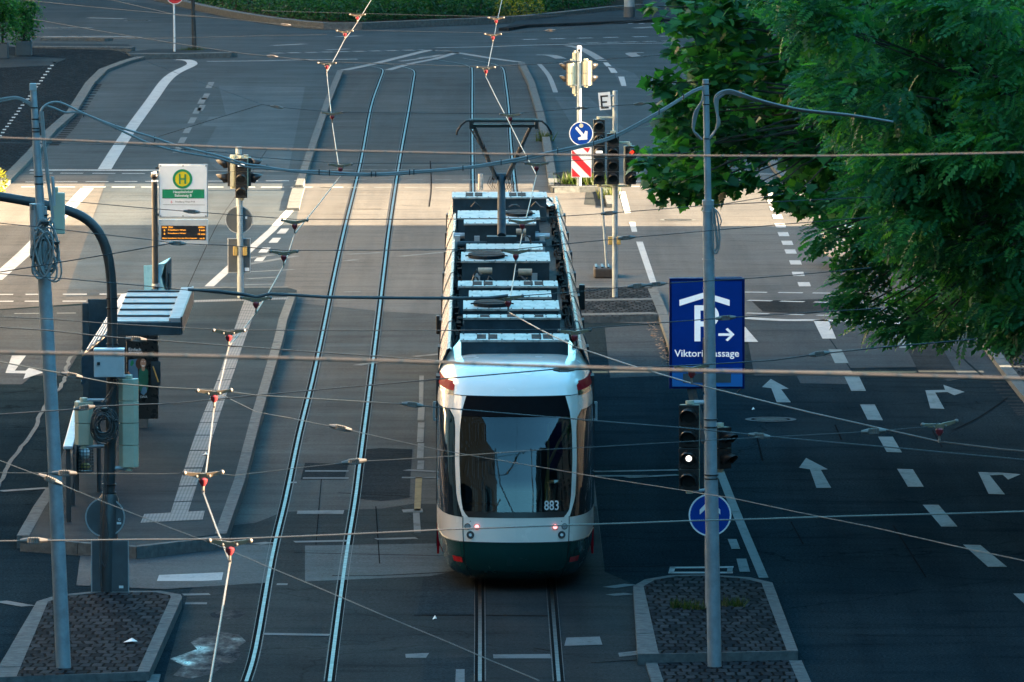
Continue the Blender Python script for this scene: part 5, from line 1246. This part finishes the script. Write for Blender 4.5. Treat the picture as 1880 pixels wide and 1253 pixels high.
# --- far lamp post, red sign, column, planters
t = thing('lamp_post', 'slim dark lamp post on the far grassy traffic island', 'lamp post', G(356, 92, .16)); Yx = DY(92, .16)
mb = MB(); p = G(357,92,.16); mb.tube([p, Q(354,0,Yx), Q(352,-160,Yx)], [.09,.07,.05], 10); mb.build('post', M['dark_steel'], t, smooth=True)
mb = MB(); q = Q(352,-160,Yx); mb.tube([q, q+Vector((.5,-.1,.25)), q+Vector((1.2,-.1,.3))], [.05,.045,.09], 8); mb.build('lamp_arm', M['dark_steel'], t)
t = thing('road_sign', 'round red road sign on a thin white post on the far island', 'road sign', G(320, 95, .16)); Yx2 = DY(95, .16)
mb = MB(); p = G(320.5,95,.16); mb.tube([p, Q(319,-30,Yx2)], .035, 8); mb.build('post', M['sign_white'], t)
c = Q(321,-8,Yx2-.06); mb = MB(); mb.mat(0).disc(c, 16/FPX*Yx2, (0,-1,0), .01, 32); mb.mat(1).ring(c+Vector((0,-.002,0)), 15/FPX*Yx2, 16/FPX*Yx2); mb.mat(1).box(c+Vector((0,-.003,0)), (20/FPX*Yx2,.004,5/FPX*Yx2)); mb.build('sign_disc', [M['sign_red'], M['sign_white']], t)
Yx3 = DY(33, .1); t = thing('round_column', 'thick pale column with dark base at the far right pavement', 'column', G(1155.5, 33, .1)); p = G(1155.5,32,.1)
mb = MB(); mb.tube([p, p+Vector((0,0,.42))], .225, 24); mb.build('base', M['sign_back'], t, smooth=True)
mb = MB(); mb.tube([p+Vector((0,0,.42)), p+Vector((0,0,4.5))], .215, 24); mb.build('shaft', M['galv'], t, smooth=True)

# ------------------------------------------------------------------ overhead line
ZH = 5.60
ORD = ['first','second','third','fourth','fifth','sixth','seventh','eighth','ninth','tenth','eleventh','twelfth']
def hanger(px, py, label, tiltz):
    c = G(px, py, ZH); t = thing('wire_hanger', label, 'wire hanger', c, 'contact wire hangers')
    ca, sa = math.cos(tiltz), math.sin(tiltz); P = lambda x, y, z: c+Vector((x*ca, y+x*sa*2.0, z+x*sa*.35))
    mb = MB()
    for s in (-1, 1):
        mb.prism([P(s*.16,-.012,.012), P(s*.16,-.012,-.012), P(s*.02,-.012,-.05), P(s*.02,-.012,-.005)], (0,.024,0))
    mb.box(P(0,0,-.03), (.07,.035,.045)); mb.build('bracket', M['bracket'], t)
    mb = MB()
    for s in (-1, 1): mb.ball(P(s*.16,0,.0), .021, 5); mb.ball(P(s*.055,-.012,-.03), .014, 4)
    mb.loose('bolt', M['bolt'], t, smooth=True)
    mb = MB(); mb.tube([P(0,0,-.045), P(0,0,-.06), P(0,0,-.085), P(0,0,-.115)], [.026,.037,.034,.015], 12); mb.build('insulator', M['insulator'], t, smooth=True)
    mb = MB(); mb.tube([P(0,0,-.11), P(0,0,-.17)], .012, 6); mb.box(P(0,0,-.165), (.022,.05,.03)); mb.build('wire_clamp', M['bolt'], t)
    return c
HA = [(422,993,0),(373,868,.05),(393,717,.03),(420,607,0),(470,547,0),(521,462,0),(541,405,0),(625,302,0),(610,207,0),(600,116,0),(633,57,0),(656,27,0)]
HB = [(1725,777,.2),(1270,673,.1),(1055,607,.05),(933,545,.1),(947,460,0),(959,405,0),(985,300,0),(937,210,0),(892,124,0),(905,63,0),(911,33,0)]
PA, PB = [], []
for i, (x, y, a) in enumerate(HA): PA.append(hanger(x, y, f'red insulated wire hanger over the left track, {ORD[i]} up from the bottom', a))
for i, (x, y, a) in enumerate(HB): PB.append(hanger(x, y, f'red insulated wire hanger on the tram contact wire, {ORD[i]} from the right edge', a))
def contact(name, label, hs, first, last):
    d = Vector((0,0,-.17)); pts = [first]+[p+d for p in hs]+[last]
    out = []
    for p, q in zip(pts, pts[1:]): out += [p, p.lerp(q,.5)+Vector((0,0,-.012))]
    out.append(pts[-1]); mb = MB(); mb.tube(out, .007, 7); return tag(mb.build(name, M['copper'], smooth=True), label, 'contact wire')
contact('contact_wire', 'pale contact wire zigzagging above the empty left track', PA, G(385,1257,5.42), G(705,-40,5.45))
contact('contact_wire', 'pale contact wire above the tram that swings off to the right edge', PB, G(1960,835,5.42), G(930,-40,5.45))
def turnbuckle(par, px, py, Y, ang, lit=False):
    c = Q(px, py, Y); t = Vector((math.cos(ang), 0, -math.sin(ang)))
    mb = MB(); u = Vector((0,0,1)); L = .085
    for dz in (-.017, .017): mb.tube([c-t*L*.6+u*dz, c+t*L*.6+u*dz], .0085, 6)
    for s in (-1, 1): mb.tube([c+t*s*L*.55, c+t*s*L*1.25], [.024,.013], 8)
    for i in range(5): mb.tube([c+t*L*(-.45+.22*i)-u*.026, c+t*L*(-.45+.22*i)+u*.026], .009, 6)
    return mb.build('strain_insulator', M['bolt'], par)
def span(label, pts, Y, r=.0055, mat='wire_dark', tb=(), name='span_wire'):
    """a wire through photo points, at distance Y (a number, or one per point)"""
    Ys = Y if isinstance(Y, (list, tuple)) else [Y]*len(pts)
    ps = [Q(x, y, yy) for (x, y), yy in zip(pts, Ys)]
    mb = MB(); out = []
    for p, q in zip(ps, ps[1:]):
        L = (q-p).length
        out += [p, p.lerp(q, .5)+Vector((0,0,-min(.02, L*.0012)))]
    out.append(ps[-1]); mb.tube(out, r, 6); o = tag(mb.build(name, M[mat], smooth=True), label, 'wire'); ORG[o.name] = Vector((0,0,0))
    for k in tb:
        for (x0, y0), (x1, y1), ya, yb in zip(pts, pts[1:], Ys, Ys[1:]):
            if x0 <= k <= x1:
                f = (k-x0)/(x1-x0); turnbuckle(o, k, y0+(y1-y0)*f, ya+(yb-ya)*f, math.atan2(y1-y0, x1-x0)); break
    return o
hy_ = lambda py: G(940, py, ZH).y
span('thin dark span wire along the hedge edge at the very top', [(480,20),(656,25),(911,31),(1090,27)], hy_(29))
span('thin dark span wire crossing above the far junction, second from the top', [(190,-3),(330,29),(400,33),(525,46),(633,55),(905,61),(1010,56),(1210,34)], hy_(58), tb=(525,1010))
span('faint dark wire joining the far span wire at the upper left', [(40,0),(200,16),(400,33)], hy_(58)-1, r=.006)
span('dark span wire from the planted shrubs across the upper ends of the rails', [(60,36),(84,40),(245,68),(440,98),(600,114),(892,123),(1050,114),(1330,92)], hy_(118), r=.008, tb=(500,1045))
span('thin horizontal wire level with the far traffic islands', [(60,68),(245,71),(330,70),(480,66),(600,64)], hy_(80), r=.006)
span('thin pale wire slanting down from the shrubs at the upper left', [(95,46),(240,102),(360,148),(481,192)], [hy_(150)]*4, r=.0034, mat='cable_dark')
span('dark span wire crossing behind the letter E plate', [(481,192),(510,197),(610,206),(937,209),(1065,199),(1175,191),(1320,178)], hy_(208), tb=(508,1068,1175))
span('thin dark wire slanting up from the cable bundle to the span wire above it', [(285,253),(380,223),(481,192)], hy_(208)-.5, r=.006)
span('thin dark span wire just below the upper ribbed cable on the left', [(-20,262),(230,266),(420,281),(470,289),(625,300),(985,299),(1075,294),(1300,278)], hy_(301))
span('dark span wire passing across the white tram stop sign', [(40,361),(120,369),(240,380),(352,389),(541,403),(959,402),(1115,392),(1290,378),(1330,375),(1440,356)], hy_(404), tb=(352,1118))
span('thin dark branch wire running right from the collar of the upright mast', [(1322,376),(1420,371),(1600,362)], hy_(400), r=.006)
span('dark span wire passing just under the amber departure display', [(-20,408),(60,416),(280,441),(320,447),(420,451),(521,460),(947,458),(1050,447),(1150,437),(1290,425),(1440,412),(1600,399)], hy_(461), tb=(325,1150))
span('dark wire rising from the left edge to the bottom of the departure display', [(-20,503),(110,482),(230,462),(320,446)], hy_(461)-.4, r=.007)
span('dark wire from the left edge to the foot of the stop sign post', [(-20,501),(120,512),(285,527),(345,533),(470,546)], hy_(546), tb=())
span('thick black feeder cable across both tracks with small ties', [(345,532),(400,535),(450,541),(470,546),(495,540),(540,542),(600,546),(700,547),(840,548),(900,547),(933,543)], hy_(546), r=.019, mat='cable_dark', name='feeder_cable')
mb = MB()
for x in (310,326,345,380,): pass
span('dark span wire ending at the top edge of the blue parking sign', [(933,545),(1060,536),(1150,527),(1220,521),(1300,516),(1370,512),(1460,505),(1600,492)], hy_(546), tb=(1170,1205))
span('dark span wire passing below the shelter roof edge', [(-20,581),(90,586),(180,593),(330,602),(420,606),(640,607),(830,607),(1055,605),(1290,587),(1332,584),(1440,577),(1620,566)], hy_(607), tb=(1332,))
span('dark span wire ending at the tram cowl from the lower left', [(-20,600),(90,607),(180,617),(250,623),(300,626),(500,641),(700,655),(845,666)], hy_(660), r=.007, tb=(250,))
span('dark span wire crossing the white tram cowl and the parking sign', [(-20,762),(135,752),(170,747),(230,744),(320,741),(470,726),(640,711),(810,696),(1010,679),(1060,679),(1270,671),(1420,662),(1505,650),(1620,638),(1790,623)], hy_(675), r=.007, tb=(155,1035,1505))
span('pale wire running right from the leaning mast to a small clamp beyond the arrows', [(-20,661),(120,687),(200,703),(300,712),(393,716),(470,726),(640,736),(755,743),(800,748),(1010,766),(1245,785),(1350,795),(1394,800),(1640,822),(1900,846)], hy_(717)+1.5, r=.0065, mat='cable_dark', tb=(132,757,1394))
span('thin pale wire from the bright left edge to the hanger at the right edge', [(-20,868),(75,869),(300,870),(373,868),(430,873),(540,860),(650,848),(830,838),(980,827),(1245,812),(1345,806),(1604,792),(1700,784),(1725,777)], hy_(868), r=.0034, mat='cable_dark', tb=(118,650,1604))
span('long pale diagonal wire from the left edge down past the bottom of the tram', [(-20,838),(90,880),(190,922),(415,1008),(570,1073),(820,1178),(990,1250)], [66,64,62,60,58,55,53], r=.0034, mat='cable_dark', tb=(92,))
span('long pale diagonal wire over the windscreen to the lower right edge', [(393,717),(470,756),(530,767),(625,786),(800,825),(980,856),(1250,900),(1340,914),(1600,968),(1900,1034)], [77,74,72,70,68,66,62,60,57,53], r=.0034, mat='cable_dark', tb=(625,))
span('bright sunlit wire crossing the tail lights of the tram', [(-20,994),(65,993),(250,991),(422,990),(620,982),(830,972),(1060,964),(1260,957),(1560,948),(1900,939)], hy_(993), r=.0065, mat='copper', tb=(62,))
def ribbed(label, pts, Y, r, step):
    t = thing('ribbed_cable', label, 'cable', Q(pts[0][0], pts[0][1], Y))
    d = [Q(x, y, Y) for x, y in dens(pts, 6)]; mb = MB(); mb.tube(d, r, 10); mb.build('sheath', M['sheath'], t, smooth=True)
    L = 0; k = 0; mb = MB()
    for p, q in zip(d, d[1:]):
        s = (q-p).length
        while L <= s:
            c = p.lerp(q, L/s); u = (q-p).normalized(); mb.tube([c-u*.006, c+u*.006], r*1.18, 10); L += step*rnd.uniform(.94,1.06)
        L -= s
    for o in mb.loose('spacer_ring', M['cable_dark'], t, smooth=True): pass
ribbed('upper pale ribbed cable crossing the whole street above the tram roof', [(-40,252),(120,258),(300,266),(470,273),(700,279),(970,284),(1410,287),(1650,285),(1920,280)], 36, .0046, .113)
ribbed('lower pale ribbed cable crossing the whole street in front of the tram cowl', [(-40,647),(200,651),(470,657),(830,667),(1220,680),(1410,684),(1650,690),(1920,697)], 24, .0055, .112)

# ------------------------------------------------------------------ foliage
def leafmesh(name, mat, parent, V, F, tint, stuff=False):
    V = np.asarray(V, dtype=np.float32); nf, k = F.shape
    me = bpy.data.meshes.new(name); me.vertices.add(len(V)); me.vertices.foreach_set('co', V.ravel())
    me.loops.add(nf*k); me.loops.foreach_set('vertex_index', F.ravel().astype(np.int32))
    me.polygons.add(nf); me.polygons.foreach_set('loop_start', np.arange(0, nf*k, k, dtype=np.int32)); me.polygons.foreach_set('loop_total', np.full(nf, k, dtype=np.int32))
    at = me.attributes.new('tint', 'FLOAT', 'POINT'); at.data.foreach_set('value', np.asarray(tint, dtype=np.float32))
    me.materials.append(M[mat]); me.update(); me.validate()
    o = bpy.data.objects.new(name, me); COL.objects.link(o)
    if parent: o.parent = parent; o.location = -ORG[parent.name]
    return o
RG = np.random.default_rng(11)
def frames(n, out, droop=.2, jit=.7):
    d = out + RG.normal(0, jit, (n,3)); d[:,2] -= droop; d /= np.linalg.norm(d, axis=1)[:,None]
    up = np.tile([0,0,1.0], (n,1)) + RG.normal(0,.45,(n,3)); s = np.cross(d, up); s /= np.linalg.norm(s, axis=1)[:,None]+1e-9
    return d, s, np.cross(s, d)
def place(pos, d, s, u, size, tmpl, tv):
    """copy a small leaf template (points in d,s,u axes) to each position"""
    n, m = len(pos), len(tmpl)
    V = pos[:,None,:] + size[:,None,None]*(tmpl[None,:,0:1]*d[:,None,:]+tmpl[None,:,1:2]*s[:,None,:]+tmpl[None,:,2:3]*u[:,None,:])
    return V.reshape(-1,3), np.repeat(tv, m)
def pinnate(pairs=6):
    T_ = []
    for i in range(pairs):
        x = .16+.8*i/(pairs-.2); z = .05-.22*x*x; l = .36*(1-.35*abs(i/(pairs-1)-.4)); w_ = .105
        for sgn in (-1, 1):
            a = (.35, sgn*.94); b = (-a[1]*sgn*sgn, a[0])
            c = (x, sgn*.02); tip = (x+a[0]*l, sgn*.02+a[1]*l); m1 = (x+a[0]*l*.5+w_*.94, sgn*.02+a[1]*l*.5-sgn*w_*.35); m2 = (x+a[0]*l*.5-w_*.94, sgn*.02+a[1]*l*.5+sgn*w_*.35)
            T_ += [(c[0],c[1],z),(m1[0],m1[1],z+.01),(tip[0],tip[1],z-.06),(m2[0],m2[1],z+.01)]
    T_ += [(.96,0,-.15),(1.08,.08,-.18),(1.25,0,-.27),(1.08,-.08,-.18)]
    return np.array(T_)
PIN = pinnate(5); PF = np.arange(len(PIN)).reshape(-1,4)
half = [(0,0),(.1,.28),(-.02,.5),(.24,.42),(.38,.62),(.5,.34),(.62,.36),(.66,.2),(1.0,0)]
MAPLE = np.array([(x,y,-.12*abs(y)-.15*x*x) for x,y in half]+[(x,-y,-.12*abs(y)-.15*x*x) for x,y in half[-2:0:-1]])
def mapleF():
    n = len(MAPLE); return np.array([(0,i,i+1,i+1) for i in range(1,n-1)])
HEX = np.array([(0,0,0),(.35,.3,.05),(1,0,-.1),(.35,-.3,.05)]); HF = np.array([[0,1,2,3]])
def inpoly(x, y, P):
    c = False; j = len(P)-1
    for i in range(len(P)):
        if ((P[i][1] > y) != (P[j][1] > y)) and (x < (P[j][0]-P[i][0])*(y-P[i][1])/(P[j][1]-P[i][1]+1e-9)+P[i][0]): c = not c
        j = i
    return c
def limb(mb, a, b, r0, r1, sag=.5, k=7):
    pts = []
    for i in range(k+1):
        t = i/k; p = a.lerp(b, t)+Vector((rnd.uniform(-.12,.12), rnd.uniform(-.12,.12), sag*math.sin(math.pi*t)+rnd.uniform(-.08,.08))); pts.append(p if 0 < i < k else (a if i == 0 else b))
    mb.tube(pts, [r0+(r1-r0)*(i/k)**.8 for i in range(k+1)], 7)
def tree(name, label, base, height, cen, rad, polys, mat, tmpl, F, size, per, rb, nvis, nhid, Yr_, edge=()):
    t = thing(name, label, 'tree', base, 'street trees on the right')
    cen = Vector(cen); blobs = []
    vis = 0; tries = 0
    for (x, y, yy, r) in edge: blobs.append((Q(x, y, yy), r, 1.0))
    while vis < nvis and tries < 20000:
        tries += 1; P = polys; xs = [p[0] for p in P]; ys = [p[1] for p in P]
        x, y = rnd.uniform(min(xs), max(xs)), rnd.uniform(min(ys), max(ys)); yy = rnd.uniform(*Yr_)
        if not inpoly(x, y, P): continue
        blobs.append((Q(x, y, yy), rb*rnd.uniform(.75,1.25), 1.0)); vis += 1
    hid = 0
    while hid < nhid:
        v = Vector((rnd.gauss(0,1), rnd.gauss(0,1), rnd.gauss(0,1))).normalized()*rnd.uniform(.7,1.0); p = cen+Vector((v.x*rad[0], v.y*rad[1], v.z*rad[2]))
        if p.z < 2.6: continue
        q = proj(p)
        if -60 < q[0] < 1880+90 and -90 < q[1] < 1253: continue
        blobs.append((p, rb*1.6*rnd.uniform(.8,1.2), .5)); hid += 1
    Vs, Ts = [], []
    for c, r, den in blobs:
        n = int(per*den*(r/rb)**2)
        g = RG.normal(0,1,(n,3)); g /= np.linalg.norm(g,axis=1)[:,None]; pos = np.array(c)[None,:]+g*r*(RG.random(n)**.45)[:,None]*np.array([1.15,1.15,.8])
        dv = Vector(c)-cen; dv.z *= .25; out = g*.45 + np.array(dv.normalized())[None,:]*.8
        d, s, u = frames(n, out, .12, .4)
        sz = size*RG.uniform(.7,1.25,n)*(1.0 if den == 1.0 else 1.5); tv = np.clip(RG.normal(.42,.2,n)+RG.normal(0,.12)+(RG.random(n) > .96)*.5, 0, 1)
        v, tt = place(pos, d, s, u, sz, tmpl, tv); Vs.append(v); Ts.append(tt)
    V = np.concatenate(Vs); T_ = np.concatenate(Ts); nl = len(V)//len(tmpl)
    FF = (np.arange(nl)[:,None,None]*len(tmpl)+F[None]).reshape(-1,4)
    if tmpl is MAPLE:   # triangles
        FF = FF[:,:3]
    leafmesh('crown', mat, t, V, FF, T_)
    mb = MB(); b0 = Vector(base); fork = b0.lerp(Vector((cen.x, cen.y, b0.z+height*.42)), 1)
    mb.tube([b0, b0.lerp(fork,.5)+Vector((.1,0,0)), fork, cen+Vector((0,0,rad[2]*.5))], [.36,.3,.24,.08], 12)
    mb.build('trunk', M['bark'], t, smooth=True)
    mb = MB(); hubs = []
    for i in range(11):
        c = blobs[int(len(blobs)*(i+.5)/11)][0]; h = fork.lerp(cen, rnd.uniform(0,.6)); m_ = h.lerp(c, .62)+Vector((0,0,.3)); limb(mb, h, m_, .12, .06, .3); hubs.append(m_)
    for c, r, den in blobs:
        h = min(hubs, key=lambda q: (q-c).length); limb(mb, h, c, .035, .008, .12, 5)
    mb.build('limbs', M['bark'], t, smooth=True)
    return t
POLY_M = [(1262,-30),(1262,50),(1300,110),(1262,160),(1228,165),(1250,215),(1222,275),(1215,310),(1250,330),(1330,325),(1365,290),(1400,250),(1440,300),(1500,360),(1560,380),(1640,300),(1640,-30)]
EM = [(1250,45,117,.32),(1238,90,117.5,.2),(1228,158,117,.3),(1212,152,117,.18),(1198,292,116.5,.26),(1222,345,116.5,.28),(1255,352,116.5,.22),(1175,300,116.5,.12),(1290,118,117,.3),(1310,155,117,.3),(1270,330,116.5,.35),(1330,338,116.5,.2),(1375,318,116.6,.22),(1395,335,116.6,.18),
      (1425,345,116.5,.2),(1455,362,116.5,.25),(1495,372,116.4,.25),(1520,395,116.3,.2),(1545,365,116,.3),(1240,205,117,.3),(1265,265,117,.4),(1195,12,117,.15)]
tree('maple_tree', 'maple tree with lobed leaves behind the upright mast, upper part of the frame', (13.0,122,.1), 15, (12.0,121,9.2), (8.6,7.5,6.5), POLY_M, 'leaf_maple', MAPLE, mapleF(), .19, 105, .5, 88, 34, (117,124), EM)
POLY_R = [(1440,-30),(1500,60),(1530,180),(1570,280),(1610,340),(1640,420),(1640,450),(1760,470),(1700,540),(1720,575),(1790,570),(1900,590),(1920,-30)]
ER = [(1545,425,108,.28),(1520,440,107.6,.2),(1508,424,107.5,.14),(1570,450,108,.3),(1580,530,107.5,.28),(1560,548,107.4,.2),(1610,560,107.6,.3),(1660,590,107,.3),(1648,600,106.8,.16),(1690,605,106.8,.22),(1725,598,106.6,.22),(1770,605,106.4,.18),(1850,610,106.2,.25),(1600,490,108,.3),(1640,480,108,.3),(1575,505,107.8,.2),(1620,395,109,.4),(1590,365,109,.35),(1870,610,106.5,.3),(1570,570,107.4,.14),(1590,590,107.4,.14)]
tree('robinia_tree', 'robinia tree with feathery leaves filling the right side, nearer than the maple', (13.5,110,.1), 16, (12.2,111,9.6), (8.6,7.0,6.8), POLY_R, 'leaf_ash', PIN, PF, .29, 92, .5, 122, 40, (103,114), ER)

def shrubmass(name, mat, parent, boxes, n, size, seed=1):
    """leafy mass: list of (centre, half sizes); leaves sit near the surface"""
    pos = []; out = []
    for c, hs in boxes:
        g = RG.normal(0,1,(n,3)); g /= np.linalg.norm(g,axis=1)[:,None]; rr = RG.uniform(.72,1.05,n)+.1*np.sin(g[:,0]*9+g[:,2]*7)
        pos.append(np.array(c)[None,:]+g*rr[:,None]*np.array(hs)[None,:]); out.append(g)
    pos = np.concatenate(pos); out = np.concatenate(out); k = pos[:,2] > .02; pos, out = pos[k], out[k]
    d, s, u = frames(len(pos), out, -.1, .6); sz = size*RG.uniform(.6,1.3,len(pos)); tv = np.clip(RG.normal(.45,.22,len(pos)), 0, 1)
    V, T_ = place(pos, d, s, u, sz, HEX, tv); FF = (np.arange(len(pos))[:,None,None]*4+HF[None]).reshape(-1,4)
    return leafmesh(name, mat, parent, V, FF, T_)
hb = []
for i in range(60):
    x = 330+i*13.2
    ky = lerp_t([(p[0], p[1]) for p in kp], x); p = G(x, ky-3, .16)
    for j in range(3): hb.append(((p.x+rnd.uniform(-.1,.1), p.y+.9+j*2.6+rnd.uniform(-.3,.3), .55+j*.1), (.5, 1.5, .62+rnd.uniform(-.1,.12))))
t = thing('hedge', 'clipped green hedge behind the far kerb along the top edge', 'hedge', hb[0][0])
shrubmass('foliage', 'leaf_hedge', t, hb, 420, .13)
mb = MB()
for c, hs in hb[::3]: mb.tube([(c[0],c[1],.1),(c[0]+.05,c[1],.6)], .03, 5)
mb.loose('stem', M['bark'], t)
p = G(930, 30, .2); t = thing('shrub', 'pale yellowish shrub at the right end of the far hedge', 'shrub', p)
shrubmass('foliage', 'leaf_lit', t, [((p.x-.1+.4*i, p.y+.9, .45), (.4,.6,.38)) for i in range(4)], 160, .13)
for px, py, ww, lab, hgt in ((43,103,29,'dark leafy shrub in the right hand grey planter box at the upper left', 2.4), (4,108,20,'dark leafy shrub in the left hand planter box cut by the frame', 2.3)):
    Yp_ = DY(py,.1); p = G(px, py, .1); k = Yp_/FPX
    t = thing('planter', lab.replace('dark leafy shrub in the', 'tall planter box holding a shrub, the').replace('box at','at').replace('box cut','cut'), 'planter', p, 'planters at the upper left')
    mb = MB(); mb.box((p.x, p.y+.3, .1+.26), (ww*k, .6, .52)); mb.build('planter_box', M['terracotta'], t, bevel=.02); mb = MB(); mb.box((p.x, p.y+.3, .625), (ww*k-.06,.54,.01)); mb.build('soil', M['soil'], t)
    t = thing('shrub', lab, 'shrub', p+Vector((0,.3,.6)), 'planted shrubs at the upper left')
    bl = [((p.x+rnd.uniform(-.35,.3), p.y+.3+rnd.uniform(-.2,.2), .95+rnd.uniform(0,1.5)), (.42,.42,.42)) for i in range(16)]
    shrubmass('foliage', 'leaf_maple', t, bl, 150, .12)
    mb = MB(); mb.tube([(p.x,p.y+.3,.6),(p.x,p.y+.3,1.6)], .05, 6); mb.build('stem', M['bark'], t)
p = G(-2, 352, .1); t = thing('shrub', 'small bright yellow bush at the left edge in the sunlit band', 'shrub', p)
shrubmass('foliage', 'leaf_lit', t, [((p.x, p.y+.2, .35), (.17,.3,.3))], 220, .09)
def tufts(name, label, spots, n, h, mat='grass'):
    pos = []
    for px, py, z, rx in spots:
        c = G(px, py, z); 
        for _ in range(n): pos.append((c.x+rnd.gauss(0,rx), c.y+rnd.gauss(0,rx*1.2), z))
    pos = np.array(pos); m_ = len(pos); d = np.tile([0,0,1.0],(m_,1))+RG.normal(0,.4,(m_,3)); d /= np.linalg.norm(d,axis=1)[:,None]; s = np.cross(d, RG.normal(0,1,(m_,3))); s /= np.linalg.norm(s,axis=1)[:,None]
    tm = np.array([(0,.06,0),(1,0,0),(0,-.06,0)]); V, T_ = place(pos, d, s, np.cross(s,d), h*RG.uniform(.5,1.3,m_), tm, np.clip(RG.normal(.5,.25,m_),0,1))
    o = leafmesh(name, mat, None, V, (np.arange(m_)[:,None]*3+np.array([[0,1,2]])), T_); o['kind'] = 'stuff'; o['label'] = label; return o
tufts('grass', 'tufts of grass and weeds in the traffic islands', [(1258,1117,.14,.05),(1280,1119,.14,.06),(1337,1112,.14,.06),(1356,1113,.14,.05),(1241,1116,.14,.03),(345,92,.16,.12),(356,92,.16,.2),(362,92,.16,.15)], 70, .13)
tufts('dry_weeds', 'dry weeds on the island under the striped board', [(1045,338,.14,.12),(1060,336,.14,.15),(1075,338,.14,.18),(1090,338,.14,.15),(1120,352,.0,.1),(1118,365,.0,.1),(1000,260,.0,.1)], 120, .3)

# ------------------------------------------------------------------ car behind the leaves
def wheel(parent, c, r):
    mb = MB(); mb.tube([c+Vector((0,-.1,0)), c+Vector((0,.1,0))], r, 20); o = mb.build('wheel', M['rubber'], parent, smooth=True)
    mb = MB(); mb.tube([c+Vector((0,-.105,0)), c+Vector((0,.105,0))], r*.6, 16); mb.build('rim', M['chrome'], o, smooth=True)
cb = G(1690, 497); t = thing('car', 'pale car half hidden behind the robinia leaves', 'car', cb)
def cp(x, z): return Vector((cb.x-2.1+x, cb.y, z))
prof = [(0,.35),(0,.75),(.12,.9),(1.0,1.0),(1.65,1.42),(2.6,1.48),(3.3,1.38),(3.85,1.0),(4.15,.92),(4.2,.4),(4.1,.3),(.15,.28)]
mb = MB(); mb.prism([cp(x,z) for x,z in prof], (0,1.7,0)); mb.build('body', M['car_paint'], t, bevel=.06)
mb = MB(); mb.prism([cp(x,z)+Vector((0,-.006,0)) for x,z in ((1.2,1.0),(1.72,1.36),(2.3,1.4),(2.3,1.0))], (0,1.712,0)); mb.prism([cp(x,z)+Vector((0,-.006,0)) for x,z in ((2.38,1.0),(2.38,1.4),(3.2,1.33),(3.6,1.0))], (0,1.712,0)); mb.loose('side_window', M['black_glass'], t)
mb = MB(); mb.prism([cp(x,z)+Vector((0,.12,0)) for x,z in ((1.0,1.015),(1.62,1.43),(1.6,1.46),(.96,1.04))], (0,1.46,0)); mb.build('windscreen', M['black_glass'], t)
for x in (.85, 3.4):
    for y in (.06, 1.64): wheel(t, cp(x,.31)+Vector((0,y,0)), .31)
mb = MB(); mb.box(cp(.03,.68)+Vector((0,.25,0)), (.08,.35,.14)); mb.box(cp(.03,.68)+Vector((0,1.45,0)), (.08,.35,.14)); mb.loose('headlight', M['clear_glass'], t)

# ------------------------------------------------------------------ litter
for px, py, z, lab, sx in ((240,1178,.155,'scrap of white paper on the cobbles of the left traffic island',.09),(377,835,PH+.012,'scrap of white paper on the tactile strip',.05),(798,1136,.006,'tiny white scrap on the track in front of the tram',.03),(1383,752,.006,'small white scrap on the asphalt beside the parking sign',.03),(160,1014,.006,'white scrap of litter below the platform kerb near the curved mast',.05)):
    p = G(px, py, z); mb = MB(); mb.poly([p+Vector((-sx,-.1,0)), p+Vector((sx*.3,-.16,.02)), p+Vector((sx,.0,.0)), p+Vector((.1*sx,.14,.03)), p+Vector((-sx*.6,.1,.0))])
    tag(mb.build('litter', M['paper']), lab, 'litter')
